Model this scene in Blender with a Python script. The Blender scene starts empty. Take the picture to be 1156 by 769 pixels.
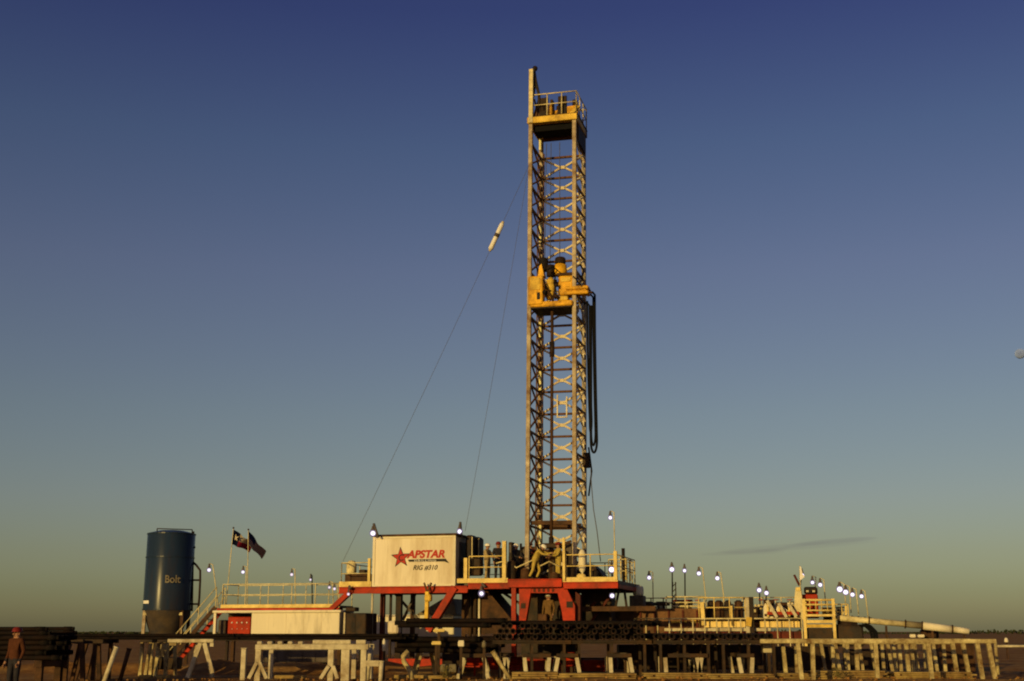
import bpy, bmesh, math, random
from mathutils import Vector, Matrix
random.seed(7)
sc = bpy.context.scene
COL = sc.collection
R = math.radians
PI = math.pi

# ------------------------------------------------------------------ camera geometry
F = 1400.0                      # focal length in photograph pixels (1156 wide)
PITCH = math.atan(328.5 / F)
EYE = Vector((0, 0, 1.7))
SP, CP = math.sin(PITCH), math.cos(PITCH)

def ray(px, py):
    h = (px - 578) / F
    v = (384.5 - py) / F
    return Vector((h, CP - v * SP, SP + v * CP))

WORLD = Matrix.Identity(4)
RIG = Matrix.Translation((2.05, 58.0, 0)) @ Matrix.Rotation(R(-15), 4, 'Z')
FRAME = [WORLD]

def pp(px, py, w):
    """point of the current frame on its plane y = w seen at that pixel"""
    inv = FRAME[0].inverted()
    o = inv @ EYE
    d = inv.to_3x3() @ ray(px, py)
    return o + d * ((w - o.y) / d.y)

# ------------------------------------------------------------------ materials
MATS = {}
def mat(name, col, rough=0.6, metal=0.0, var=0.25, scale=6.0, grime=None, grime_amt=0.35, bump=0.0, spec=0.08, streak=False):
    m = bpy.data.materials.new(name); m.use_nodes = True
    nt = m.node_tree; b = nt.nodes['Principled BSDF']
    b.inputs['Roughness'].default_value = rough
    b.inputs['Metallic'].default_value = metal
    b.inputs['Specular IOR Level'].default_value = spec
    tc = nt.nodes.new('ShaderNodeTexCoord')
    mp = nt.nodes.new('ShaderNodeMapping')
    if streak: mp.inputs['Scale'].default_value = (1, 1, 0.18)
    nt.links.new(tc.outputs['Object'], mp.inputs['Vector'])
    n1 = nt.nodes.new('ShaderNodeTexNoise'); n1.inputs['Scale'].default_value = scale
    n1.inputs['Detail'].default_value = 6; n1.inputs['Roughness'].default_value = .65
    nt.links.new(mp.outputs[0], n1.inputs['Vector'])
    r1 = nt.nodes.new('ShaderNodeValToRGB')
    r1.color_ramp.elements[0].position = .3; r1.color_ramp.elements[1].position = .7
    r1.color_ramp.elements[0].color = tuple(c * (1 - var) for c in col) + (1,)
    r1.color_ramp.elements[1].color = tuple(min(1, c * (1 + var * .6)) for c in col) + (1,)
    nt.links.new(n1.outputs['Fac'], r1.inputs['Fac'])
    out = r1.outputs['Color']
    if grime:
        n2 = nt.nodes.new('ShaderNodeTexNoise'); n2.inputs['Scale'].default_value = scale * .37
        n2.inputs['Detail'].default_value = 8; n2.inputs['Roughness'].default_value = .75
        nt.links.new(mp.outputs[0], n2.inputs['Vector'])
        r2 = nt.nodes.new('ShaderNodeValToRGB')
        r2.color_ramp.elements[0].position = 1 - grime_amt - .28; r2.color_ramp.elements[1].position = 1 - grime_amt + .02
        r2.color_ramp.elements[0].color = (0, 0, 0, 1); r2.color_ramp.elements[1].color = (1, 1, 1, 1)
        nt.links.new(n2.outputs['Fac'], r2.inputs['Fac'])
        mx = nt.nodes.new('ShaderNodeMix'); mx.data_type = 'RGBA'
        nt.links.new(r2.outputs['Color'], mx.inputs[0])
        nt.links.new(out, mx.inputs[6]); mx.inputs[7].default_value = tuple(grime) + (1,)
        out = mx.outputs[2]
    nt.links.new(out, b.inputs['Base Color'])
    if bump:
        bp = nt.nodes.new('ShaderNodeBump'); bp.inputs['Strength'].default_value = bump; bp.inputs['Distance'].default_value = .03
        nt.links.new(n1.outputs['Fac'], bp.inputs['Height']); nt.links.new(bp.outputs[0], b.inputs['Normal'])
    MATS[name] = m
    return m

RUST = (.09, .035, .012)
DIRT = (.10, .065, .03)
mat('cream_panel', (.74, .66, .50), .55, var=.07, scale=2.2, grime=(.46, .36, .22), grime_amt=.3, streak=True)
mat('white_panel', (.70, .63, .46), .6, var=.08, scale=2.0, grime=DIRT, grime_amt=.15, streak=True)
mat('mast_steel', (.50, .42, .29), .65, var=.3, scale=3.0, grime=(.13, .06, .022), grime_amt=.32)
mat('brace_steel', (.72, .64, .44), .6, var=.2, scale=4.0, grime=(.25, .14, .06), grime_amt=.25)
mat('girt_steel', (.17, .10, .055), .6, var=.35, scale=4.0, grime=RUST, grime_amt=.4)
mat('yellow_paint', (.74, .49, .07), .5, var=.2, scale=3.0, grime=(.16, .08, .02), grime_amt=.28)
mat('drive_yellow', (.82, .43, .02), .45, var=.25, scale=3.5, grime=(.10, .04, .01), grime_amt=.3)
mat('rail_yellow', (.74, .56, .19), .5, var=.2, scale=4.0, grime=(.3, .2, .06), grime_amt=.25)
mat('panel_yellow', (.80, .60, .22), .55, var=.12, scale=2.5, grime=(.3, .17, .05), grime_amt=.18, streak=True)
mat('pale_rail', (.68, .58, .31), .55, var=.2, scale=4.0, grime=DIRT, grime_amt=.25)
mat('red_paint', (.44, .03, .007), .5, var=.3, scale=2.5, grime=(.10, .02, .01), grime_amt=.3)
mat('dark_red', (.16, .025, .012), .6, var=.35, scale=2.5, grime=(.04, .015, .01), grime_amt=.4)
mat('tank_blue', (.016, .030, .062), .26, var=.3, scale=1.2, grime=(.05, .03, .015), grime_amt=.2, streak=True, spec=.13)
mat('tank_hopper', (.10, .07, .04), .6, var=.4, scale=1.5, grime=(.02, .025, .04), grime_amt=.4)
mat('black_steel', (.016, .014, .013), .55, var=.4, scale=5.0, grime=(.05, .022, .01), grime_amt=.3)
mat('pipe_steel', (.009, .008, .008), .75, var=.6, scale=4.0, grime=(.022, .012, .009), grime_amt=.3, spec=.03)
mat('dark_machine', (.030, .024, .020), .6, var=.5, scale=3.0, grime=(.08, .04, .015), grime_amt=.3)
mat('grey_machine', (.14, .12, .10), .6, var=.4, scale=3.0, grime=(.05, .03, .02), grime_amt=.35)
mat('rack_yellow', (.64, .55, .27), .6, var=.3, scale=4.5, grime=(.14, .08, .03), grime_amt=.38)
mat('rack_white', (.58, .52, .36), .6, var=.22, scale=4.0, grime=(.2, .13, .06), grime_amt=.3)
mat('tank_brown', (.21, .105, .045), .65, var=.4, scale=1.6, grime=(.05, .025, .015), grime_amt=.35)
mat('brown_steel', (.13, .06, .025), .65, var=.4, scale=3.0, grime=(.03, .018, .012), grime_amt=.4)
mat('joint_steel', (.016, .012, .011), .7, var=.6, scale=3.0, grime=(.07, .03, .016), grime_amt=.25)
mat('rubber', (.006, .006, .007), .8, var=.3, scale=6.0)
mat('cable', (.10, .10, .12), .5, var=.2, scale=6.0)
mat('tarp', (.22, .19, .12), .8, var=.3, scale=1.5, grime=(.08, .05, .03), grime_amt=.3, bump=.3)
mat('logo_red', (.42, .03, .02), .5, var=.2, scale=8)
mat('logo_black', (.02, .016, .015), .5, var=.2, scale=8)
mat('logo_white', (.75, .72, .66), .5, var=.1, scale=8)
mat('skin', (.34, .18, .11), .55, var=.12, scale=20)
mat('cloth_tan', (.36, .27, .13), .85, var=.25, scale=9, bump=.4)
mat('cloth_drab', (.15, .085, .03), .9, var=.3, scale=9, bump=.4)
mat('cloth_yellow', (.44, .32, .07), .85, var=.25, scale=9, bump=.4)
mat('cloth_dark', (.028, .026, .032), .9, var=.3, scale=9, bump=.4)
mat('cloth_maroon', (.11, .025, .02), .9, var=.3, scale=9, bump=.4)
mat('cloth_orange', (.075, .027, .013), .85, var=.3, scale=9, bump=.4)
mat('boot', (.03, .02, .014), .7, var=.3, scale=9)
mat('helmet_white', (.75, .72, .62), .35, var=.06, scale=9)
mat('helmet_red', (.17, .02, .015), .4, var=.1, scale=9)
mat('eye_dark', (.015, .012, .01), .3, var=.1)
mat('flag_blue', (.012, .016, .05), .85, var=.2, scale=5)  # flag colours darkened to carry the shade of edge-on cloth
mat('flag_red', (.22, .012, .03), .85, var=.2, scale=5)
mat('flag_white', (.42, .36, .26), .85, var=.12, scale=5)
mat('fixture', (.11, .09, .085), .5, var=.3, scale=9)
mat('lime_tube', (.72, .66, .32), .4, var=.1, scale=5)
mat('wood', (.40, .28, .095), .85, var=.4, scale=3, grime=(.12, .06, .025), grime_amt=.3, bump=.3)
mat('scrub', (.035, .042, .016), .9, var=.4, scale=.2)
mat('leaf_dry', (.16, .13, .045), .9, var=.4, scale=3)
mat('moon_rock', (.21, .30, .66), .95, var=.12, scale=.12, spec=0)
MATS['moon_rock'].node_tree.nodes['Principled BSDF'].inputs['Diffuse Roughness'].default_value = 1.0

def glow(name, col, s):
    m = bpy.data.materials.new(name); m.use_nodes = True
    nt = m.node_tree; b = nt.nodes['Principled BSDF']
    b.inputs['Base Color'].default_value = (.8, .8, .8, 1)
    b.inputs['Emission Color'].default_value = tuple(col) + (1,)
    b.inputs['Emission Strength'].default_value = s
    n = nt.nodes.new('ShaderNodeTexNoise'); n.inputs['Scale'].default_value = 8
    mr = nt.nodes.new('ShaderNodeMapRange'); mr.inputs[3].default_value = s * .85; mr.inputs[4].default_value = s * 1.15
    nt.links.new(n.outputs['Fac'], mr.inputs[0]); nt.links.new(mr.outputs[0], b.inputs['Emission Strength'])
    MATS[name] = m
glow('bulb_glow', (1.0, .94, 1.0), 2.4)
glow('bulb_warm', (1.0, .88, .84), 1.6)
def globe_mat():
    m = bpy.data.materials.new('halo_globe'); m.use_nodes = True; n_ = m.node_tree
    n_.nodes.remove(n_.nodes['Principled BSDF'])
    tr = n_.nodes.new('ShaderNodeBsdfTransparent'); tr.inputs[0].default_value = (.80, .76, .88, 1)
    em = n_.nodes.new('ShaderNodeEmission'); em.inputs[0].default_value = (.78, .66, .95, 1); em.inputs[1].default_value = .34  # violet emission put on the globe as the halo round the bulb
    no = n_.nodes.new('ShaderNodeTexNoise'); no.inputs['Scale'].default_value = 6
    mr = n_.nodes.new('ShaderNodeMapRange'); mr.inputs[3].default_value = .25; mr.inputs[4].default_value = .45
    n_.links.new(no.outputs['Fac'], mr.inputs[0])
    mi = n_.nodes.new('ShaderNodeMixShader'); n_.links.new(mr.outputs[0], mi.inputs[0]); n_.links.new(tr.outputs[0], mi.inputs[1]); n_.links.new(em.outputs[0], mi.inputs[2])
    n_.links.new(mi.outputs[0], n_.nodes['Material Output'].inputs['Surface']); MATS['halo_globe'] = m
globe_mat()

def ground_mat():
    m = bpy.data.materials.new('dirt_ground'); m.use_nodes = True
    nt = m.node_tree; b = nt.nodes['Principled BSDF']; b.inputs['Roughness'].default_value = .95
    b.inputs['Specular IOR Level'].default_value = .1
    g = nt.nodes.new('ShaderNodeNewGeometry')
    def noise(sc_, det=8):
        n = nt.nodes.new('ShaderNodeTexNoise'); n.inputs['Scale'].default_value = sc_; n.inputs['Detail'].default_value = det
        n.inputs['Roughness'].default_value = .7
        nt.links.new(g.outputs['Position'], n.inputs['Vector']); return n
    a, c, d = noise(.35), noise(3.0), noise(14, 4)
    r = nt.nodes.new('ShaderNodeValToRGB'); e = r.color_ramp.elements
    e[0].position = .3; e[0].color = (.24, .105, .03, 1); e[1].position = .68; e[1].color = (.52, .34, .12, 1)
    k = e.new(.5); k.color = (.38, .20, .062, 1)
    nt.links.new(a.outputs['Fac'], r.inputs['Fac'])
    r2 = nt.nodes.new('ShaderNodeValToRGB'); r2.color_ramp.elements[0].position = .35; r2.color_ramp.elements[1].position = .7
    r2.color_ramp.elements[0].color = (.55, .5, .45, 1); r2.color_ramp.elements[1].color = (1.1, 1.08, 1.0, 1)
    nt.links.new(c.outputs['Fac'], r2.inputs['Fac'])
    mx = nt.nodes.new('ShaderNodeMix'); mx.data_type = 'RGBA'; mx.blend_type = 'MULTIPLY'; mx.inputs[0].default_value = 1
    nt.links.new(r.outputs[0], mx.inputs[6]); nt.links.new(r2.outputs[0], mx.inputs[7])
    nt.links.new(mx.outputs[2], b.inputs['Base Color'])
    ad = nt.nodes.new('ShaderNodeMath'); ad.operation = 'ADD'
    nt.links.new(c.outputs['Fac'], ad.inputs[0]); nt.links.new(d.outputs['Fac'], ad.inputs[1])
    bp = nt.nodes.new('ShaderNodeBump'); bp.inputs['Strength'].default_value = .7; bp.inputs['Distance'].default_value = .12
    nt.links.new(ad.outputs[0], bp.inputs['Height']); nt.links.new(bp.outputs[0], b.inputs['Normal'])
    MATS['dirt_ground'] = m
ground_mat()

# ------------------------------------------------------------------ mesh builder
WM = {}          # world matrices of what has been built
class MB:
    def __init__(s):
        s.v = []; s.f = []; s.mi = []; s.sm = []; s.cur = 0
    def add(s, vs, fs, smooth=False):
        n = len(s.v); s.v += [Vector(p) for p in vs]
        for f in fs: s.f.append([n + i for i in f]); s.mi.append(s.cur); s.sm.append(smooth)
        return s
    def box(s, x0, x1, y0, y1, z0, z1, c=0.0):
        """box with chamfered vertical-section edges (c)"""
        x0, x1 = min(x0, x1), max(x0, x1); y0, y1 = min(y0, y1), max(y0, y1); z0, z1 = min(z0, z1), max(z0, z1)
        if c <= 0:
            vs = [(x, y, z) for x in (x0, x1) for y in (y0, y1) for z in (z0, z1)]
            return s.add(vs, [(0, 1, 3, 2), (4, 6, 7, 5), (0, 4, 5, 1), (2, 3, 7, 6), (0, 2, 6, 4), (1, 5, 7, 3)])
        c = min(c, (x1 - x0) * .45, (y1 - y0) * .45, (z1 - z0) * .45)
        bm = bmesh.new(); bmesh.ops.create_cube(bm, size=1)
        for v in bm.verts: v.co = Vector(((x0 + x1) / 2 + v.co.x * (x1 - x0), (y0 + y1) / 2 + v.co.y * (y1 - y0), (z0 + z1) / 2 + v.co.z * (z1 - z0)))
        bmesh.ops.bevel(bm, geom=bm.edges[:], offset=c, segments=1, affect='EDGES', profile=.5)
        bm.verts.index_update()
        s.add([v.co.copy() for v in bm.verts], [[v.index for v in f.verts] for f in bm.faces]); bm.free(); return s
    def beam(s, p, q, w, h=None):
        h = h or w
        p, q = Vector(p), Vector(q); d = (q - p).normalized()
        up = Vector((0, 0, 1)) if abs(d.z) < .98 else Vector((0, 1, 0))
        a = d.cross(up).normalized(); b = a.cross(d).normalized()
        c = []
        for e in (p, q):
            for i, j in ((-1, -1), (1, -1), (1, 1), (-1, 1)): c.append(e + a * (w / 2 * i) + b * (h / 2 * j))
        return s.add(c, [(0, 1, 2, 3), (7, 6, 5, 4), (0, 4, 5, 1), (1, 5, 6, 2), (2, 6, 7, 3), (3, 7, 4, 0)])
    def tube(s, pts, r, n=8, cap=True):
        pts = [Vector(p) for p in pts]
        rs = r if isinstance(r, (list, tuple)) else [r] * len(pts)
        vs, fs = [], []; pa = None
        for i, p in enumerate(pts):
            d = (pts[min(i + 1, len(pts) - 1)] - pts[max(i - 1, 0)]).normalized()
            if pa is None:
                up = Vector((0, 0, 1)) if abs(d.z) < .95 else Vector((0, 1, 0)); a = d.cross(up).normalized()
            else:
                a = (pa - d * pa.dot(d)).normalized()
            pa = a; b = d.cross(a)
            for k in range(n):
                t = 2 * PI * k / n; vs.append(p + (a * math.cos(t) + b * math.sin(t)) * rs[i])
        for i in range(len(pts) - 1):
            for k in range(n):
                fs.append((i * n + k, i * n + (k + 1) % n, (i + 1) * n + (k + 1) % n, (i + 1) * n + k))
        s.add(vs, fs, True)
        if cap:
            m = len(s.v) - len(vs)
            s.f.append([m + k for k in range(n)][::-1]); s.mi.append(s.cur); s.sm.append(False)
            s.f.append([m + (len(pts) - 1) * n + k for k in range(n)]); s.mi.append(s.cur); s.sm.append(False)
        return s
    def ball(s, c, r, n=10, m=7, sq=(1, 1, 1), rot=None):
        c = Vector(c); vs = []; fs = []
        for i in range(m + 1):
            t = PI * i / m
            for k in range(n):
                f = 2 * PI * k / n
                q = Vector((r * math.sin(t) * math.cos(f) * sq[0], r * math.sin(t) * math.sin(f) * sq[1], r * math.cos(t) * sq[2]))
                if rot: q = rot @ q
                vs.append(c + q)
        for i in range(m):
            for k in range(n):
                fs.append((i * n + k, (i + 1) * n + k, (i + 1) * n + (k + 1) % n, i * n + (k + 1) % n))
        return s.add(vs, fs, True)
    def lathe(s, c, prof, n=24, smooth=True):
        c = Vector(c); vs = []; fs = []
        for (r, z) in prof:
            for k in range(n):
                t = 2 * PI * k / n; vs.append(c + Vector((r * math.cos(t), r * math.sin(t), z)))
        for i in range(len(prof) - 1):
            for k in range(n): fs.append((i * n + k, i * n + (k + 1) % n, (i + 1) * n + (k + 1) % n, (i + 1) * n + k))
        return s.add(vs, fs, smooth)
    def prism(s, poly, y0, y1):
        """outline (x,z) pulled from y0 to y1"""
        n = len(poly)
        vs = [(x, y0, z) for x, z in poly] + [(x, y1, z) for x, z in poly]
        fs = [list(range(n)), list(range(2 * n - 1, n - 1, -1))] + [(i, i + n, (i + 1) % n + n, (i + 1) % n) for i in range(n)]
        return s.add(vs, fs)
    # pixel-measured shapes in the current frame
    def pbox(s, r, w, d, c=.0):
        x0, y0, x1, y1 = r; xm, ym = (x0 + x1) / 2, (y0 + y1) / 2
        return s.box(pp(x0, ym, w).x, pp(x1, ym, w).x, w, w + d, pp(xm, y1, w).z, pp(xm, y0, w).z, c)
    def pbeam(s, a, b, w, t, w2=None, h=None):
        return s.beam(pp(a[0], a[1], w), pp(b[0], b[1], w if w2 is None else w2), t, h)
    def ptube(s, pts, w, r, n=8):
        return s.tube([pp(p[0], p[1], w if len(p) < 3 else p[2]) for p in pts], r, n)
    def build(s, name, m, parent=None, at=None, rot=None):
        me = bpy.data.meshes.new(name)
        F_ = FRAME[0]
        if parent is not None: M = Matrix.Identity(4); W = WM[parent]; T = W.inverted() @ F_
        else:
            if at is None:
                lo = Vector((min(v[i] for v in s.v) for i in range(3))); hi = Vector((max(v[i] for v in s.v) for i in range(3)))
                at = Vector(((lo.x + hi.x) / 2, (lo.y + hi.y) / 2, lo.z))
            W = F_ @ Matrix.Translation(at); T = W.inverted() @ F_; M = W
        me.from_pydata([T @ v for v in s.v], [], s.f)
        ms = m if isinstance(m, (list, tuple)) else [m]
        for k in ms: me.materials.append(MATS[k])
        me.polygons.foreach_set('material_index', s.mi); me.polygons.foreach_set('use_smooth', s.sm)
        bm = bmesh.new(); bm.from_mesh(me); bmesh.ops.recalc_face_normals(bm, faces=bm.faces); bm.to_mesh(me); bm.free()
        me.update()
        o = bpy.data.objects.new(name, me); COL.objects.link(o)
        if parent is not None: o.parent = parent
        else: o.matrix_world = M
        WM[o] = W
        return o

def tag(o, label=None, cat=None, group=None, kind=None):
    if label: o['label'] = label
    if cat: o['category'] = cat
    if group: o['group'] = group
    if kind: o['kind'] = kind
    return o

def thing(name, label, cat, at, group=None, rz=0):
    o = bpy.data.objects.new(name, None); COL.objects.link(o); o.empty_display_size = .2
    W = FRAME[0] @ Matrix.Translation(Vector(at)) @ Matrix.Rotation(rz, 4, 'Z')
    o.matrix_world = W; WM[o] = W
    return tag(o, label, cat, group)

KIDS = {}
def copy_tree(root, W, label=None):
    r = root.copy(); COL.objects.link(r); r.matrix_world = W; WM[r] = W
    if label: r['label'] = label
    def rec(src, dst):
        for ch in [o for o in bpy.data.objects if o.parent == src]:
            c = ch.copy(); COL.objects.link(c); c.parent = dst; rec(ch, c)
    rec(root, r)
    return r

def text_mesh(body, size, m, parent, x, y, z, shear=0., ext=.006, sx=1., wpad=0., offset=0.):
    """raised lettering lying in the frame's x-z plane, facing -y"""
    cu = bpy.data.curves.new('lettering', 'FONT'); cu.body = body; cu.size = size; cu.extrude = ext; cu.shear = shear
    cu.offset = offset; cu.align_x = 'LEFT'; cu.space_character = 1 + wpad
    t = bpy.data.objects.new('tmp', cu); COL.objects.link(t)
    dg = bpy.context.evaluated_depsgraph_get()
    me = bpy.data.meshes.new_from_object(t.evaluated_get(dg)); bpy.data.objects.remove(t)
    me.materials.clear(); me.materials.append(MATS[m])
    T = WM[parent].inverted() @ FRAME[0] @ Matrix.Translation((x, y, z)) @ Matrix.Rotation(PI / 2, 4, 'X') @ Matrix.Diagonal((sx, 1, 1, 1))
    me.transform(T)
    o = bpy.data.objects.new('lettering', me); COL.objects.link(o); o.parent = parent
    return o

def railing(mb, pts, h, every=1.2, r=.03, mid=True, toe=None):
    pts = [Vector(p) for p in pts]
    for a, b in zip(pts, pts[1:]):
        L = (b - a).length; n = max(1, round(L / every))
        for i in range(n + 1):
            q = a.lerp(b, i / n); mb.tube([q, q + Vector((0, 0, h))], r, 6)
        U = Vector((0, 0, 1))
        mb.tube([a + U * h, b + U * h], r, 6)
        if mid: mb.tube([a + U * h * .52, b + U * h * .52], r * .85, 6)

# ------------------------------------------------------------------ world, sun, camera
SUN_EL, SUN_ROT = R(8), R(210)
w = bpy.data.worlds.new('World'); sc.world = w; w.use_nodes = True
nt = w.node_tree; bg = nt.nodes['Background']
sky = nt.nodes.new('ShaderNodeTexSky'); sky.sky_type = 'NISHITA'; sky.sun_disc = False
sky.sun_elevation = SUN_EL; sky.sun_rotation = SUN_ROT
tc = nt.nodes.new('ShaderNodeTexCoord'); sx = nt.nodes.new('ShaderNodeSeparateXYZ')
nt.links.new(tc.outputs['Generated'], sx.inputs[0])
rp = nt.nodes.new('ShaderNodeValToRGB'); els = rp.color_ramp.elements
stops = [(0.0, (1.02, 1.16, 1.36)), (.03, (.90, 1.02, 1.16)), (.06, (.96, .99, 1.10)), (.1, (1.04, 1.01, 1.17)), (.17, (1.05, 1.0, 1.16)),
         (.28, (1.01, .90, 1.21)), (.375, (.76, .77, 1.16)), (.47, (.51, .49, 1.05)), (.7, (.42, .42, .95))]
els[0].position = 0; els[0].color = stops[0][1] + (1,)
els[1].position = .7; els[1].color = stops[-1][1] + (1,)
for p_, c_ in stops[1:-1]:
    e = els.new(p_); e.color = c_ + (1,)
nt.links.new(sx.outputs['Z'], rp.inputs['Fac'])
mx = nt.nodes.new('ShaderNodeMix'); mx.data_type = 'RGBA'; mx.blend_type = 'MULTIPLY'; mx.inputs[0].default_value = 1
nt.links.new(sky.outputs[0], mx.inputs[6]); nt.links.new(rp.outputs[0], mx.inputs[7])
nt.links.new(mx.outputs[2], bg.inputs[0]); bg.inputs[1].default_value = .059

sun = bpy.data.lights.new('sun', 'SUN'); sun.energy = 3.25; sun.angle = R(.5); sun.color = (1.0, .70, .23)
so = bpy.data.objects.new('sun', sun); COL.objects.link(so)
sd = Vector((math.sin(SUN_ROT) * math.cos(SUN_EL), math.cos(SUN_ROT) * math.cos(SUN_EL), math.sin(SUN_EL)))
so.rotation_euler = sd.to_track_quat('Z', 'Y').to_euler(); so.location = sd * 100

cam = bpy.data.cameras.new('camera'); co = bpy.data.objects.new('camera', cam); COL.objects.link(co)
cam.sensor_width = 36; cam.lens = 36 * F / 1156; cam.clip_end = 20000; cam.clip_start = .1
co.location = EYE; co.rotation_euler = (PI / 2 + PITCH, 0, 0); sc.camera = co
sc.view_settings.view_transform = 'Standard'; sc.view_settings.look = 'None'
sc.view_settings.exposure = 0; sc.view_settings.gamma = 1; sc.view_settings.use_curve_mapping = False
sc.cycles.filter_width = 2.0
sc.cycles.max_bounces = 6

# ------------------------------------------------------------------ ground
def build_ground():
    from mathutils import noise as N
    def axis(a, b, step, far):
        o = []; x = a
        while x <= b + 1e-6: o.append(x); x += step
        s = step
        lo, hi = a, b
        left, right = [], []
        while lo > -far: s *= 1.35; lo -= s; left.append(lo)
        s = step
        while hi < far: s *= 1.35; hi += s; right.append(hi)
        return left[::-1] + o + right
    xs = axis(-30, 34, .5, 6000); ys = axis(34, 64, .4, 6000)
    vs = []
    for y in ys:
        for x in xs:
            z = 0
            if abs(x) < 60 and 20 < y < 110:
                k = max(0, min(1, (110 - y) / 30)) * max(0, min(1, (60 - abs(x)) / 15))
                z = (N.noise(Vector((x * .25, y * .25, 0))) * .06 + N.noise(Vector((x * 1.1, y * 1.1, 3))) * .035 - .04) * k
                # low bank in front of the racks, shaped to catch the low sun
                u = max(0, min(1, (x + 5) / 7))
                b = math.exp(-((y - 45.6 - .5 * N.noise(Vector((x * .2, 1, 5)))) / .55) ** 2) * u
                z += b * (.10 + .06 * N.noise(Vector((x * .8, y * .8, 9))))
                b2 = math.exp(-((y - 55.0) / 1.0) ** 2) * (1 - u)  # ridge added at left so patches of ground catch the sun
                z += b2 * (.42 + .3 * N.noise(Vector((x * .6, y * .6, 2))))
            vs.append((x, y, z))
    n = len(xs); fs = []
    for j in range(len(ys) - 1):
        for i in range(n - 1):
            a = j * n + i; fs.append((a, a + 1, a + n + 1, a + n))
    mb = MB(); mb.add(vs, fs, True)
    return tag(mb.build('ground', 'dirt_ground', at=(0, 0, 0)), kind='structure')
build_ground()

def scrub_line():
    mb = MB()
    for k in range(2600):
        x = random.uniform(-420, 420)
        y = 900 + random.uniform(-12, 12)
        h = (1.6 + 1.0 * math.sin(x * .04) + .6 * math.sin(x * .13 + 1)) * (.45 if x < 150 else .9)
        z = random.uniform(0, max(.4, h)); s = random.uniform(.4, 1.1)
        a = random.uniform(0, PI); d = Vector((math.cos(a), math.sin(a), random.uniform(-.4, .4))) * s
        u = Vector((0, random.uniform(-.4, .4), 1)) * s * .7
        c = Vector((x, y, z + .2))
        mb.add([c - d - u, c + d - u * .7, c + d * .6 + u, c - d * .8 + u * .8], [(0, 1, 2, 3)])
    tag(mb.build('scrub', 'scrub'), 'thin dark line of scrub along the flat horizon', 'scrub', kind='stuff')
scrub_line()

# moon and cloud
mb = MB(); c = EYE + ray(1151.5, 399.5) * 3000; mb.ball(c, 12.0, 24, 16)
tag(mb.build('moon', 'moon_rock'), 'small pale full moon low in the right of the sky', 'moon')

def cloud():
    m = bpy.data.materials.new('cloud_vapour'); m.use_nodes = True; n_ = m.node_tree
    n_.nodes.remove(n_.nodes['Principled BSDF'])
    ab = n_.nodes.new('ShaderNodeVolumeAbsorption'); ab.inputs['Color'].default_value = (.62, .55, .72, 1); ab.inputs['Density'].default_value = .0030
    n_.links.new(ab.outputs[0], n_.nodes['Material Output'].inputs['Volume']); MATS['cloud_vapour'] = m
    root = thing('cloud', 'faint dark streak of cloud above the right side lamps', 'cloud', (0, 2600, 300))
    for px, py, rx, rz, tilt in ((900, 617, 175, 7, 4), (945, 611, 90, 6, 4.5), (850, 623, 70, 6, 1), (915, 613.5, 60, 5, 7), (965, 609, 50, 4, 3), (870, 621, 45, 4, 6), (820, 625, 60, 4, 2)):
        mb = MB(); c = EYE + ray(px, py) * 2600
        mb.ball(c, 1, 32, 16, (rx, 34, rz), Matrix.Rotation(R(-tilt), 3, 'Y'))
        mb.build('wisp', 'cloud_vapour', root)
cloud()

# ================================================================== THE RIG (turned 15 degrees)
FRAME[0] = RIG
FZ = pp(604, 656, -2.0).z          # rig floor level
MT = pp(628, 137.5, -1.1).z          # top of the mast
H = 1.1

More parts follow.
